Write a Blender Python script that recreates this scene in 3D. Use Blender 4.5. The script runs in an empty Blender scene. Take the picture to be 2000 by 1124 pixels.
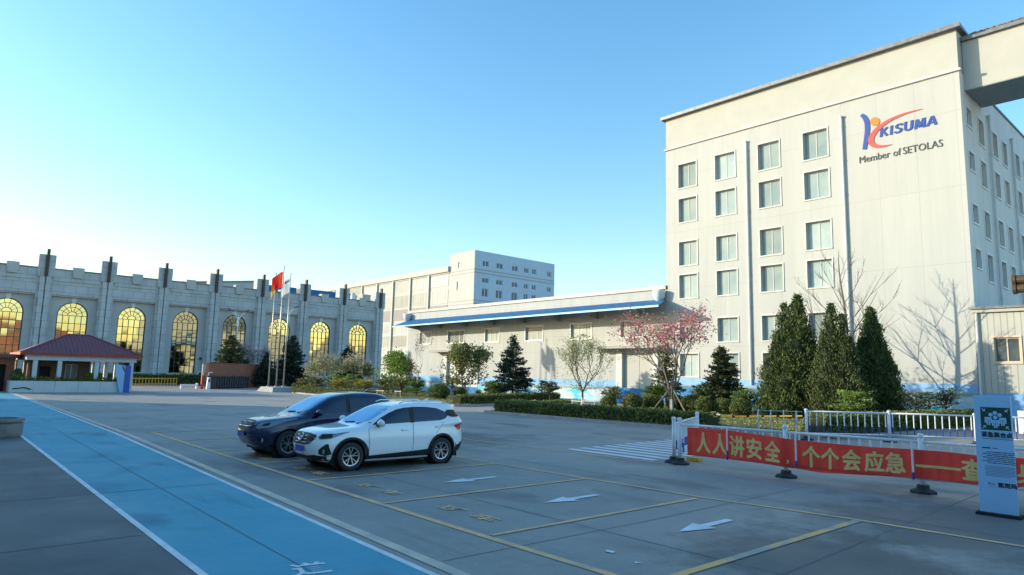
import bpy, bmesh, math, random
import numpy as np
from mathutils import Vector, Matrix
from mathutils.geometry import tessellate_polygon
S = bpy.context.scene
COL = S.collection
# ------------------------------------------------------------------ camera, world, sun, exposure
F, PITCH, ROLL, YAW, HC = 1310.0, 0.1310, 0.0240, 0.842, 2.25
cam = bpy.data.objects.new('camera', bpy.data.cameras.new('camera')); COL.objects.link(cam)
fw = Vector((math.cos(PITCH)*math.cos(YAW), math.cos(PITCH)*math.sin(YAW), math.sin(PITCH)))
rt = Vector((math.sin(YAW), -math.cos(YAW), 0)); up = rt.cross(fw)
c_, s_ = math.cos(ROLL), math.sin(ROLL)
r2, u2 = c_*rt + s_*up, -s_*rt + c_*up
cam.matrix_world = Matrix(((r2.x, u2.x, -fw.x, 0), (r2.y, u2.y, -fw.y, 0), (r2.z, u2.z, -fw.z, HC), (0, 0, 0, 1)))
cam.data.sensor_width = 36; cam.data.lens = 36*F/2000
cam.data.clip_start = .1; cam.data.clip_end = 5000
S.camera = cam
SUN = Vector((-.70, .716, .256)).normalized()
W = bpy.data.worlds.new('World'); S.world = W; W.use_nodes = True
wn, wl = W.node_tree.nodes, W.node_tree.links
sky = wn.new('ShaderNodeTexSky'); sky.sky_type = 'NISHITA'; sky.sun_disc = False
sky.sun_elevation = math.asin(SUN.z); sky.sun_rotation = math.atan2(SUN.x, SUN.y)
sky.air_density = 1.5; sky.dust_density = .7; sky.ozone_density = 3.6; sky.altitude = 100
hs = wn.new('ShaderNodeHueSaturation'); hs.inputs['Saturation'].default_value = 1.2
wl.new(sky.outputs[0], hs.inputs['Color']); wl.new(hs.outputs[0], wn['Background'].inputs[0])
wn['Background'].inputs[1].default_value = .15
sd = bpy.data.lights.new('sun', 'SUN'); sd.energy = 2.5; sd.angle = math.radians(.5); sd.color = (1, .89, .68)
so = bpy.data.objects.new('sun', sd); COL.objects.link(so); so.rotation_euler = SUN.to_track_quat('Z', 'Y').to_euler()
S.view_settings.view_transform = 'Standard'; S.view_settings.look = 'None'
S.view_settings.exposure = 1.25; S.view_settings.gamma = 1
# ------------------------------------------------------------------ materials
def mat(name, c, rough=.7, c2=None, scale=3., mix=(.35, .65), metal=0, bump=0, bscale=40., ior=1.45, coat=0, trans=0, island=0, spec=.5, stretch=None, orand=0):
    m = bpy.data.materials.new(name); m.use_nodes = True
    n, l = m.node_tree.nodes, m.node_tree.links; p = n['Principled BSDF']
    p.inputs['Base Color'].default_value = (*c, 1); p.inputs['Roughness'].default_value = rough
    p.inputs['Metallic'].default_value = metal; p.inputs['IOR'].default_value = ior
    p.inputs['Specular IOR Level'].default_value = spec
    p.inputs['Coat Weight'].default_value = coat; p.inputs['Coat Roughness'].default_value = .05
    tc = n.new('ShaderNodeTexCoord'); out = tc.outputs['Object']
    if stretch:
        mp = n.new('ShaderNodeMapping'); mp.inputs['Scale'].default_value = stretch; l.new(out, mp.inputs[0]); out = mp.outputs[0]
    if c2:
        nz = n.new('ShaderNodeTexNoise'); nz.inputs['Scale'].default_value = scale; nz.inputs['Detail'].default_value = 7; nz.inputs['Roughness'].default_value = .6
        l.new(out, nz.inputs['Vector'])
        fac = nz.outputs[0]
        if island:
            g = n.new('ShaderNodeNewGeometry'); a = n.new('ShaderNodeMath'); a.operation = 'MULTIPLY_ADD'; a.inputs[1].default_value = island
            l.new(g.outputs['Random Per Island'], a.inputs[0]); l.new(fac, a.inputs[2])
            b = n.new('ShaderNodeMath'); b.operation = 'SUBTRACT'; b.inputs[1].default_value = island/2; l.new(a.outputs[0], b.inputs[0]); fac = b.outputs[0]
        mr = n.new('ShaderNodeMapRange'); mr.inputs[1].default_value, mr.inputs[2].default_value = mix; l.new(fac, mr.inputs[0])
        mx = n.new('ShaderNodeMix'); mx.data_type = 'RGBA'; mx.inputs[6].default_value = (*c, 1); mx.inputs[7].default_value = (*c2, 1)
        l.new(mr.outputs[0], mx.inputs[0]); l.new(mx.outputs[2], p.inputs['Base Color'])
    if bump:
        nb = n.new('ShaderNodeTexNoise'); nb.inputs['Scale'].default_value = bscale; nb.inputs['Detail'].default_value = 5; l.new(out, nb.inputs['Vector'])
        bp = n.new('ShaderNodeBump'); bp.inputs['Strength'].default_value = bump; bp.inputs['Distance'].default_value = .02
        l.new(nb.outputs[0], bp.inputs['Height']); l.new(bp.outputs[0], p.inputs['Normal'])
    if orand:
        oi = n.new('ShaderNodeObjectInfo'); om = n.new('ShaderNodeMapRange'); om.inputs[3].default_value = 1-orand; om.inputs[4].default_value = 1+orand; l.new(oi.outputs['Random'], om.inputs[0])
        ox = n.new('ShaderNodeMix'); ox.data_type = 'RGBA'; ox.blend_type = 'MULTIPLY'; ox.inputs[0].default_value = 1
        l.new(mx.outputs[2], ox.inputs[6]); l.new(om.outputs[0], ox.inputs[7]); l.new(ox.outputs[2], p.inputs['Base Color'])
    if trans:
        tr = n.new('ShaderNodeBsdfTranslucent'); ms = n.new('ShaderNodeMixShader'); ms.inputs[0].default_value = trans
        if c2: l.new(mx.outputs[2], tr.inputs[0])
        else: tr.inputs[0].default_value = (*c, 1)
        l.new(p.outputs[0], ms.inputs[1]); l.new(tr.outputs[0], ms.inputs[2]); l.new(ms.outputs[0], n['Material Output'].inputs[0])
    return m
def bricked(name, c, c2, cm, axes, bw, bh, mortar=.02, rough=.8, wear=.25, offset=.5, streak=0):
    """stone, brick or panel joints laid out in metres on a wall; axes picks the two world axes"""
    m = bpy.data.materials.new(name); m.use_nodes = True
    n, l = m.node_tree.nodes, m.node_tree.links; p = n['Principled BSDF']; p.inputs['Roughness'].default_value = rough
    tc = n.new('ShaderNodeNewGeometry'); sx = n.new('ShaderNodeSeparateXYZ'); l.new(tc.outputs['Position'], sx.inputs[0])
    cb = n.new('ShaderNodeCombineXYZ'); l.new(sx.outputs[axes[0]], cb.inputs[0]); l.new(sx.outputs[axes[1]], cb.inputs[1])
    b = n.new('ShaderNodeTexBrick'); l.new(cb.outputs[0], b.inputs[0]); b.offset = offset
    b.inputs['Scale'].default_value = 1; b.inputs['Brick Width'].default_value = bw; b.inputs['Row Height'].default_value = bh
    b.inputs['Mortar Size'].default_value = mortar; b.inputs['Mortar Smooth'].default_value = .3
    b.inputs['Color1'].default_value = (*c, 1); b.inputs['Color2'].default_value = (*c2, 1); b.inputs['Mortar'].default_value = (*cm, 1)
    nz = n.new('ShaderNodeTexNoise'); nz.inputs['Scale'].default_value = .35; nz.inputs['Detail'].default_value = 9; nz.inputs['Roughness'].default_value = .65
    if streak:
        mp = n.new('ShaderNodeMapping'); mp.inputs['Scale'].default_value = (3, 3, .25); l.new(tc.outputs['Position'], mp.inputs[0]); l.new(mp.outputs[0], nz.inputs['Vector'])
    else: l.new(tc.outputs['Position'], nz.inputs['Vector'])
    mr = n.new('ShaderNodeMapRange'); mr.inputs[1].default_value = .35; mr.inputs[2].default_value = .7; mr.inputs[3].default_value = 1; mr.inputs[4].default_value = 1-wear
    l.new(nz.outputs[0], mr.inputs[0])
    mx = n.new('ShaderNodeMix'); mx.data_type = 'RGBA'; mx.blend_type = 'MULTIPLY'; mx.inputs[0].default_value = 1
    l.new(b.outputs[0], mx.inputs[6]); l.new(mr.outputs[0], mx.inputs[7]); l.new(mx.outputs[2], p.inputs['Base Color'])
    return m
def ground_mat(name, c, c2, c3, wear=.5, stains=()):
    m = bpy.data.materials.new(name); m.use_nodes = True
    n, l = m.node_tree.nodes, m.node_tree.links; p = n['Principled BSDF']
    g = n.new('ShaderNodeNewGeometry')
    def noise(s, d=8, r=.6, st=None):
        z = n.new('ShaderNodeTexNoise'); z.inputs['Scale'].default_value = s; z.inputs['Detail'].default_value = d; z.inputs['Roughness'].default_value = r
        if st:
            mp = n.new('ShaderNodeMapping'); mp.inputs['Scale'].default_value = st; l.new(g.outputs['Position'], mp.inputs[0]); l.new(mp.outputs[0], z.inputs['Vector'])
        else: l.new(g.outputs['Position'], z.inputs['Vector'])
        return z.outputs[0]
    def ramp(f, a, b, lo=0, hi=1):
        r = n.new('ShaderNodeMapRange'); r.inputs[1].default_value, r.inputs[2].default_value, r.inputs[3].default_value, r.inputs[4].default_value = a, b, lo, hi
        l.new(f, r.inputs[0]); return r.outputs[0]
    def mix(f, a, b, mode='MIX'):
        x = n.new('ShaderNodeMix'); x.data_type = 'RGBA'; x.blend_type = mode
        if isinstance(f, float): x.inputs[0].default_value = f
        else: l.new(f, x.inputs[0])
        for i, v in ((6, a), (7, b)):
            if isinstance(v, tuple): x.inputs[i].default_value = (*v, 1)
            else: l.new(v, x.inputs[i])
        return x.outputs[2]
    a = mix(ramp(noise(.25), .35, .65), c, c2)
    a = mix(ramp(noise(.9, 9, .7, (.35, 1, 1)), .52, .75, 0, wear), a, c3)
    a = mix(ramp(noise(7, 4, .7), .35, .7, 0, .35), a, c3)
    a = mix(ramp(noise(.55, 5, .5, (1, .5, 1)), .56, .66, 0, min(1, wear*1.4)), a, tuple(x*.75 for x in c3))
    a = mix(ramp(noise(1.6, 9, .75, (1, .12, 1)), .56, .70, 0, min(1, wear*1.2)), a, tuple(x*.75 for x in c3))
    a = mix(ramp(noise(.12, 3, .5), .45, .7, 0, .6), a, tuple(x*1.2 for x in c))
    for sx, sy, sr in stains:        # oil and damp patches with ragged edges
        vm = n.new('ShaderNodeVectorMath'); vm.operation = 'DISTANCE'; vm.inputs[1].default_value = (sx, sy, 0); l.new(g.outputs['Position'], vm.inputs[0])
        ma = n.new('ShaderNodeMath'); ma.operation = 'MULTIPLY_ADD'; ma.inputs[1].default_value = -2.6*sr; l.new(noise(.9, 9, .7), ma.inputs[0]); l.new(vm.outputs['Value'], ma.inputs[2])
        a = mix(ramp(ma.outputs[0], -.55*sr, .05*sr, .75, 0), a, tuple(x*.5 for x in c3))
    a = mix(ramp(noise(60, 3, .8), .3, .7, 0, .3), a, tuple(x*.6 for x in c))
    l.new(a, p.inputs['Base Color'])
    l.new(ramp(noise(.6), .3, .7, .55, .8), p.inputs['Roughness'])
    bp = n.new('ShaderNodeBump'); bp.inputs['Strength'].default_value = .25; bp.inputs['Distance'].default_value = .01
    l.new(noise(45, 5), bp.inputs['Height']); l.new(bp.outputs[0], p.inputs['Normal'])
    return m
M = dict(
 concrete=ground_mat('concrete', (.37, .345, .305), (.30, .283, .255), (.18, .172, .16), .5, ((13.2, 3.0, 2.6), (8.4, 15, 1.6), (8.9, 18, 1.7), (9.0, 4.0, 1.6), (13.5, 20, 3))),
 asphalt=ground_mat('asphalt', (.13, .128, .128), (.11, .11, .112), (.075, .075, .078), .5),
 bluepath=ground_mat('blue_path_paint', (.06, .36, .47), (.09, .41, .51), (.045, .25, .34), .7),
 road=ground_mat('road_asphalt', (.09, .09, .095), (.075, .075, .08), (.06, .06, .06)),
 joint=mat('joint', (.13, .13, .13), .9, (.20, .20, .195), 1.5),
 yellow=mat('yellow_paint', (.92, .53, .24), .75, (.50, .38, .28), 2.2, (.42, .66)),
 worn=mat('worn_yellow_paint', (.92, .50, .17), .75, (.40, .37, .31), 1.6, (.45, .58)),
 beige=mat('beige_paint', (.80, .62, .46), .75, (.55, .47, .39), 1.5),
 whitepaint=mat('white_road_paint', (.86, .87, .87), .7, (.66, .67, .67), 2.5),
 kerb=mat('kerb_stone', (.36, .36, .35), .8, (.26, .26, .26), 3, bump=.2),
 wall=bricked('tower_wall', (.485, .50, .475), (.47, .485, .46), (.40, .41, .39), (1, 2), 2.45, 5.1, .022, .85, .10, 0, 1),
 wallshadelift=bricked('tower_wall_shade_lift', (.76, .76, .74), (.74, .74, .72), (.64, .64, .62), (0, 2), 3.1, 3.4, .018, .85, .15, 0, 1),  # lighter copy of the tower wall; its paler colour lifts the shaded side
 cream=mat('cream_render', (.475, .48, .435), .85, (.445, .45, .405), .8, bump=.1),
 whitew=mat('white_trim', (.58, .59, .57), .6, (.54, .55, .53), 2),
 ware=bricked('warehouse_wall', (.47, .485, .465), (.46, .475, .455), (.385, .39, .375), (1, 2), 5.2, 1.6, .016, .85, .14, 0, 1),
 bluetrim=mat('blue_band_paint', (.20, .42, .68), .7, (.26, .48, .72), 1.5),
 mural=mat('painted_plinth', (.56, .64, .65), .8, (.08, .50, .66), 1.1, (.42, .62), stretch=(1, .6, 1.6)),
 deepblue=mat('deep_blue_plinth', (.03, .17, .42), .8, (.07, .27, .52), 1.2),
 ledge=mat('plinth_ledge', (.44, .41, .36), .85, (.35, .33, .3), 3),
 roofgrey=mat('metal_roof_cap', (.22, .23, .24), .5, (.15, .16, .17), 3, metal=.4),
 rust=mat('rusty_cap', (.23, .10, .05), .8, (.22, .21, .2), 1.4, (.4, .6)),
 bluepipe=mat('pale_pipe', (.58, .63, .66), .5, (.62, .66, .68), 3),
 bluesheet=mat('blue_sheet_roof', (.012, .10, .26), .65, (.02, .15, .33), 2.2),
 paleblue=mat('pale_blue_fascia', (.30, .58, .85), .5),
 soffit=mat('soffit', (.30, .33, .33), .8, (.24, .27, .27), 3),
 glass=mat('office_glass', (.24, .33, .34), .15, (.36, .42, .40), .5, ior=1.45, spec=.3, orand=.32),
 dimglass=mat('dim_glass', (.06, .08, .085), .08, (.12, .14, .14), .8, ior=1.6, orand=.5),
 curtain=mat('curtained_glass', (.34, .37, .35), .3, (.16, .20, .20), 1.2, stretch=(1, 7, .3), ior=1.4, spec=.3, orand=.4),
 mullion=mat('white_mullion', (.74, .74, .72), .5),
 stone=bricked('grey_stone', (.54, .56, .57), (.49, .515, .525), (.20, .215, .225), (0, 2), 1.5, 1.05, .022, .85, .22),
 stonerec=bricked('grey_stone_render', (.52, .525, .515), (.50, .505, .50), (.41, .415, .41), (0, 2), 2.6, 2.1, .012, .9, .2, 0),
 fin=mat('bronze_fin', (.045, .03, .025), .5, (.07, .05, .045), 2),
 gold=mat('gold_glass', (.60, .54, .33), .04, (.50, .46, .33), .22, (.4, .65), metal=1, orand=.16),
 muntin=mat('dark_muntin', (.035, .045, .04), .5),
 brick=bricked('brown_brick', (.42, .15, .08), (.34, .12, .07), (.28, .16, .12), (0, 2), .3, .1, .01, .9, .3),
 rooftile=mat('maroon_roof', (.30, .075, .085), .6, (.20, .065, .08), 1.5, stretch=(5, 1, 1)),
 redfascia=mat('red_fascia', (.42, .07, .04), .6, (.34, .06, .035), 3),
 lodgewall=mat('lodge_brown_wall', (.20, .105, .065), .8, (.15, .085, .055), 2),
 lightgrey=mat('light_grey_stone', (.70, .73, .74), .8, (.62, .65, .66), 1.3),
 dark=mat('dark_interior', (.015, .015, .017), .8),
 white=mat('white_enamel', (.80, .82, .84), .35, (.74, .76, .78), 4),
 fenceblue=mat('navy_paint', (.03, .06, .32), .45),
 rubber=mat('black_rubber', (.025, .027, .03), .75, (.04, .042, .045), 6),
 steel=mat('brushed_steel', (.55, .56, .57), .35, metal=.8),
 pole=mat('flagpole_steel', (.50, .46, .40), .4, (.42, .39, .35), 2, metal=.5),
 banner=mat('red_banner_cloth', (.95, .095, .065), .75, (.82, .075, .055), 1.5, trans=.5),
 bannertext=mat('yellow_banner_print', (.90, .74, .30), .7, (.82, .66, .26), 3, trans=.2),
 redflag=mat('red_flag_cloth', (.72, .03, .02), .7, trans=.4),
 whiteflag=mat('pale_flag_cloth', (.72, .73, .72), .7, trans=.35),
 yellowflag=mat('yellow_flag_cloth', (.80, .55, .08), .7, trans=.35),
 signwhite=mat('sign_panel', (.32, .58, .84), .4),
 signgreen=mat('sign_green', (.006, .06, .045), .5),
 ink=mat('dark_ink', (.02, .03, .05), .6),
 inkgreen=mat('green_ink', (.01, .06, .05), .6),
 inkgrey=mat('grey_ink', (.10, .15, .22), .6),
 logoblue=mat('logo_blue', (.005, .055, .30), .5), logored=mat('logo_red', (.62, .07, .06), .5), logoorange=mat('logo_orange', (.72, .19, .02), .5),
 logogrey=mat('logo_grey', (.06, .07, .07), .6),
 paintwhite=mat('white_car_paint', (.92, .93, .94), .25, coat=1), paintnavy=mat('navy_car_paint', (.005, .011, .06), .25, coat=.8),
 carglass=mat('tinted_car_glass', (.006, .008, .03), .03, ior=1.7), screen=mat('windscreen_sky_tint', (.14, .42, .66), .05, metal=.5),  # windscreen base colour carries the blue of the reflected sky
 plastic=mat('black_plastic', (.018, .019, .02), .55), chrome=mat('chrome', (.75, .77, .8), .12, metal=1), lamp=mat('headlamp_lens', (.20, .25, .32), .08, coat=1),
 tail=mat('red_lamp_lens', (.62, .01, .015), .12, coat=1), plate=mat('blue_number_plate', (.02, .06, .42), .4), rim=mat('alloy_rim', (.55, .56, .57), .3, metal=.85),
 bark=mat('bark', (.13, .10, .075), .9, (.08, .06, .045), 8), greybark=mat('grey_bark', (.22, .19, .16), .9, (.14, .12, .10), 8), whitewash=mat('whitewashed_bark', (.62, .61, .57), .85, (.48, .46, .42), 6),
 stakewood=mat('stake_wood', (.36, .30, .22), .8, (.26, .21, .15), 4), palewood=mat('pale_post', (.52, .50, .44), .8),
 spruce=mat('spruce_needles', (.045, .072, .028), .7, (.135, .15, .055), 1.0, (.3, .7), trans=.12, island=.5),
 darkneedle=mat('dark_needles', (0.021, 0.045, 0.030), .7, (0.045, 0.075, 0.045), 1.2, (.3, .7), trans=.1, island=.5),
 cypress=mat('cypress_foliage', (.036, .072, .018), .75, (.135, .17, .045), .9, (.32, .68), trans=.1, island=.4),
 cypressbrown=mat('cypress_brown_foliage', (.045, .062, .020), .75, (.12, .145, .045), .9, (.32, .68), trans=.1, island=.55),
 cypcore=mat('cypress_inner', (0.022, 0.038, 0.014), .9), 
 leafgreen=mat('fresh_leaf', (0.072, 0.160, 0.035), .6, (0.224, 0.304, 0.080), 1.2, (.3, .7), trans=.3, island=.6),
 leafbright=mat('bright_leaf', (0.126, 0.238, 0.035), .6, (0.280, 0.364, 0.070), 1.5, (.3, .7), trans=.3, island=.6),
 willowleaf=mat('willow_leaf', (0.264, 0.324, 0.120), .6, (0.432, 0.456, 0.228), 1.2, (.3, .7), trans=.3, island=.6),
 yellowleaf=mat('yellow_leaf', (0.286, 0.260, 0.046), .6, (0.442, 0.351, 0.078), 1.5, (.3, .7), trans=.3, island=.6),
 olive=mat('olive_leaf', (0.128, 0.145, 0.043), .7, (0.289, 0.264, 0.076), 1.2, (.3, .7), trans=.2, island=.6),
 hedge=mat('hedge_leaf', (0.072, 0.112, 0.025), .7, (0.216, 0.234, 0.054), .9, (.3, .7), trans=.15, island=.6),
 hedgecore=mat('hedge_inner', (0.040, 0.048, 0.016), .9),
 pinkleaf=mat('pink_blossom', (.62, .20, .25), .6, (.48, .13, .19), 1.5, (.3, .7), trans=.35, island=.6),
 paleblossom=mat('pale_blossom', (.46, .42, .30), .7, (.30, .30, .20), 1.5, (.3, .7), trans=.3, island=.6),
 brownshrub=mat('brown_twigs', (0.238, 0.140, 0.084), .8, (0.140, 0.105, 0.056), 1.5, (.3, .7), trans=.1, island=.6),
 lilac=mat('lilac_twigs', (0.405, 0.315, 0.330), .8, (0.285, 0.225, 0.225), 1.5, (.3, .7), trans=.1, island=.6),
 grass=mat('grass_blades', (0.144, 0.192, 0.048), .8, (0.384, 0.336, 0.128), .5, (.35, .65), trans=.2, island=.5),
 soil=ground_mat('lawn_soil', (.16, .14, .07), (.11, .12, .05), (.20, .15, .09)),
 orange=mat('orange_paint', (.75, .24, .06), .6), signblue=mat('totem_blue', (.02, .12, .50), .4), bargold=mat('rail_yellow', (.62, .38, .03), .5),
 pipebrown=mat('pipe_brown', (.09, .06, .03), .6, (.06, .04, .02), 3), clad=bricked('ribbed_cladding', (.49, .49, .43), (.48, .48, .42), (.31, .30, .27), (1, 2), .34, 30, .03, .6, .1, 0),
 windowbrown=mat('tan_window_frame', (.62, .50, .36), .5), spandrel=mat('grey_spandrel', (.27, .25, .25), .7, (.24, .225, .225), 1),
 farwall=mat('far_wall', (.48, .49, .465), .85, (.45, .46, .44), .3), farshade=mat('far_wall_shade_tint', (.50, .62, .74), .85, (.46, .58, .70), .3), farglass=mat('far_glass', (.20, .24, .25), .3, (.36, .38, .36), .5, stretch=(1, 4, .4), spec=.3, orand=.3),  # far block's side: blue of haze and shade put into the wall colour
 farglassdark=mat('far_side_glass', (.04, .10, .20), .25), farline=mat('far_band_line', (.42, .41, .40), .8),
 gate=mat('gate_charcoal', (.03, .035, .055), .5), acwhite=mat('ac_white', (.6, .62, .63), .5), planterc=mat('planter_concrete', (.27, .25, .23), .85, (.19, .18, .165), 4, bump=.4),
)
# ------------------------------------------------------------------ geometry helpers
class MB:
    def __init__(s): s.v, s.f = [], []
    def add(s, v, f):
        o = len(s.v); s.v += [tuple(p) for p in v]; s.f += [tuple(i+o for i in q) for q in f]; return s
    def box(s, x0, y0, z0, x1, y1, z1):
        x0, x1 = min(x0, x1), max(x0, x1); y0, y1 = min(y0, y1), max(y0, y1); z0, z1 = min(z0, z1), max(z0, z1)
        return s.add([(x0, y0, z0), (x1, y0, z0), (x1, y1, z0), (x0, y1, z0), (x0, y0, z1), (x1, y0, z1), (x1, y1, z1), (x0, y1, z1)],
                     [(3, 2, 1, 0), (4, 5, 6, 7), (0, 1, 5, 4), (1, 2, 6, 5), (2, 3, 7, 6), (3, 0, 4, 7)])
    def obox(s, p0, p1, w, z0, z1, off=0):
        """box along the ground line p0-p1, w wide, from z0 to z1"""
        d = Vector((p1[0]-p0[0], p1[1]-p0[1])).normalized(); n = Vector((-d.y, d.x)); a, b = Vector(p0[:2])+n*off, Vector(p1[:2])+n*off
        q = [a-n*w/2, b-n*w/2, b+n*w/2, a+n*w/2]
        return s.add([(*p, z0) for p in q]+[(*p, z1) for p in q], [(3, 2, 1, 0), (4, 5, 6, 7), (0, 1, 5, 4), (1, 2, 6, 5), (2, 3, 7, 6), (3, 0, 4, 7)])
    def prism(s, poly, d):
        n = len(poly); d = Vector(d); a = [Vector(p) for p in poly]
        return s.add([*a, *[p+d for p in a]], [tuple(range(n-1, -1, -1)), tuple(range(n, 2*n))]+[(i, (i+1) % n, n+(i+1) % n, n+i) for i in range(n)])
    def quad(s, *p): return s.add(p, [tuple(range(len(p)))])
    def tube(s, pts, r, n=6, cap=True):
        pts = [Vector(p) for p in pts]; R = r if hasattr(r, '__len__') else [r]*len(pts); V = []
        pr = None
        for i, p in enumerate(pts):
            d = (pts[min(i+1, len(pts)-1)]-pts[max(i-1, 0)]).normalized()
            if pr is None: pr = d.orthogonal().normalized()
            pr = (pr-d*pr.dot(d)).normalized(); q = d.cross(pr)
            V += [p+(pr*math.cos(2*math.pi*k/n)+q*math.sin(2*math.pi*k/n))*R[i] for k in range(n)]
        fs = [(i*n+k, i*n+(k+1) % n, (i+1)*n+(k+1) % n, (i+1)*n+k) for i in range(len(pts)-1) for k in range(n)]
        if cap: fs += [tuple(range(n-1, -1, -1)), tuple((len(pts)-1)*n+k for k in range(n))]
        return s.add(V, fs)
    def lathe(s, prof, c=(0, 0, 0), n=24, axis='z'):
        V = []
        for r, h in prof:
            for k in range(n):
                a = 2*math.pi*k/n; x, y = r*math.cos(a), r*math.sin(a)
                V.append((c[0]+x, c[1]+y, c[2]+h) if axis == 'z' else (c[0]+x, c[1]+h, c[2]+y))
        return s.add(V, [(i*n+k, i*n+(k+1) % n, (i+1)*n+(k+1) % n, (i+1)*n+k) for i in range(len(prof)-1) for k in range(n)])
    def build(s, name, m, parent=None, smooth=False, world=True, bevel=0):
        off = Vector((0, 0, 0)); p = parent
        while p is not None and world: off += p.location; p = p.parent
        me = bpy.data.meshes.new(name)
        me.from_pydata([(v[0]-off.x, v[1]-off.y, v[2]-off.z) for v in s.v], [], s.f); me.update()
        return link(name, me, m, parent, smooth, bevel)
def link(name, me, m, parent=None, smooth=False, bevel=0):
    me.materials.append(M[m] if isinstance(m, str) else m)
    if smooth: me.polygons.foreach_set('use_smooth', [True]*len(me.polygons))
    o = bpy.data.objects.new(name, me); COL.objects.link(o)
    if parent: o.parent = parent
    if bevel:
        b = o.modifiers.new('bevel', 'BEVEL'); b.width = bevel; b.segments = 2; b.limit_method = 'ANGLE'
    return o
def thing(name, label, cat, loc=(0, 0, 0), group=None, rz=0):
    o = bpy.data.objects.new(name, None); COL.objects.link(o); o.location = loc; o.rotation_euler = (0, 0, rz); o.empty_display_size = .3
    return tag(o, label, cat, group)
def tag(o, label, cat, group=None):
    o['label'] = label; o['category'] = cat
    if group: o['group'] = group
    return o
def struct(name, mb, m, kind='structure', **k):
    o = mb.build(name, m, **k); o['kind'] = kind; return o
def copy_tree(o, parent=None):
    c = o.copy(); COL.objects.link(c); c.parent = parent
    for ch in list(o.children): copy_tree(ch, c)
    return c
def dup(root, loc, label, rz=None, sc=None, group=None):
    c = copy_tree(root); c.location = loc; c['label'] = label
    if rz is not None: c.rotation_euler = (0, 0, rz)
    if sc is not None: c.scale = sc if hasattr(sc, '__len__') else (sc,)*3
    if group: c['group'] = group
    return c
def text_mb(body, origin, xd, yd, w, h, bold=0., ext=0., fit=True, shear=0.):
    cu = bpy.data.curves.new('t', 'FONT'); cu.body = body; cu.size = 1; cu.offset = bold; cu.extrude = 0; cu.resolution_u = 3; cu.shear = shear
    o = bpy.data.objects.new('t', cu); COL.objects.link(o)
    dg = bpy.context.evaluated_depsgraph_get(); me = bpy.data.meshes.new_from_object(o.evaluated_get(dg))
    vs = np.array([v.co[:2] for v in me.vertices]); mb = MB()
    if len(vs):
        lo, hi = vs.min(0), vs.max(0); k = (vs-lo)/(hi-lo)
        O, X, Y = Vector(origin), Vector(xd), Vector(yd); N = X.cross(Y)
        P = [O+X*(a*w)+Y*(b*h) for a, b in k]; fs = [tuple(f.vertices) for f in me.polygons]
        mb.add([p+N*ext for p in P], fs)
        if ext:
            from collections import Counter
            cnt = Counter(tuple(sorted((f[i], f[(i+1) % len(f)]))) for f in fs for i in range(len(f)))
            o2 = len(mb.v); mb.v += [tuple(p) for p in P]
            for f in fs:
                for i in range(len(f)):
                    a, b = f[i], f[(i+1) % len(f)]
                    if cnt[tuple(sorted((a, b)))] == 1: mb.f.append((b, a, a+o2, b+o2))
    bpy.data.objects.remove(o); bpy.data.curves.remove(cu); bpy.data.meshes.remove(me)
    return mb
def holed(mb, axis, c, u0, u1, z0, z1, holes, depth):
    """a wall face on the plane axis=c with real rectangular openings (ua,ub,za,zb) and reveals of the given depth (signed, inward)"""
    P = (lambda u, z, d=0: (c+d, u, z)) if axis == 'x' else (lambda u, z, d=0: (u, c+d, z))
    us = sorted({u0, u1, *[h[0] for h in holes], *[h[1] for h in holes]}); zs = sorted({z0, z1, *[h[2] for h in holes], *[h[3] for h in holes]})
    for a, b in zip(us, us[1:]):
        for e, g in zip(zs, zs[1:]):
            mu, mz = (a+b)/2, (e+g)/2
            if any(h[0] < mu < h[1] and h[2] < mz < h[3] for h in holes): continue
            mb.quad(P(a, e), P(b, e), P(b, g), P(a, g))
    for a, b, e, g in holes:
        mb.quad(P(a, e), P(a, g), P(a, g, depth), P(a, e, depth)); mb.quad(P(b, e), P(b, e, depth), P(b, g, depth), P(b, g))
        mb.quad(P(a, g), P(b, g), P(b, g, depth), P(a, g, depth)); mb.quad(P(a, e), P(a, e, depth), P(b, e, depth), P(b, e))
    return mb
def window(parent, axis, c, a, b, e, g, frame='mullion', pane='glass', s=1, depth=.25, surround=None, t=.06, n=2):
    """window part in an opening: optional raised surround, frame with mullions, pane as sub-part. s = inward sign"""
    B = (lambda mb, u0, u1, z0, z1, d0, d1: mb.box(c+s*d0, u0, z0, c+s*d1, u1, z1)) if axis == 'x' else (lambda mb, u0, u1, z0, z1, d0, d1: mb.box(u0, c+s*d0, z0, u1, c+s*d1, z1))
    f = MB(); d0, d1 = depth-.05, depth
    B(f, a, b, e, e+t, d0, d1); B(f, a, b, g-t, g, d0, d1); B(f, a, a+t, e+t, g-t, d0, d1); B(f, b-t, b, e+t, g-t, d0, d1)
    for k in range(1, n):
        x = a+(b-a)*k/n; B(f, x-t/2, x+t/2, e+t, g-t, d0, d1)
    if surround:
        w = surround
        B(f, a-w, b+w, g, g+w, -.05, .0); B(f, a-w, b+w, e-w, e, -.07, .0); B(f, a-w, a, e, g, -.05, 0); B(f, b, b+w, e, g, -.05, 0)
    fo = f.build('window', frame, parent)
    p = MB(); B(p, a, b, e, g, d1-.015, d1+.02); p.build('pane', pane, fo)
    return fo
rng = np.random.default_rng(7)
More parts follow.
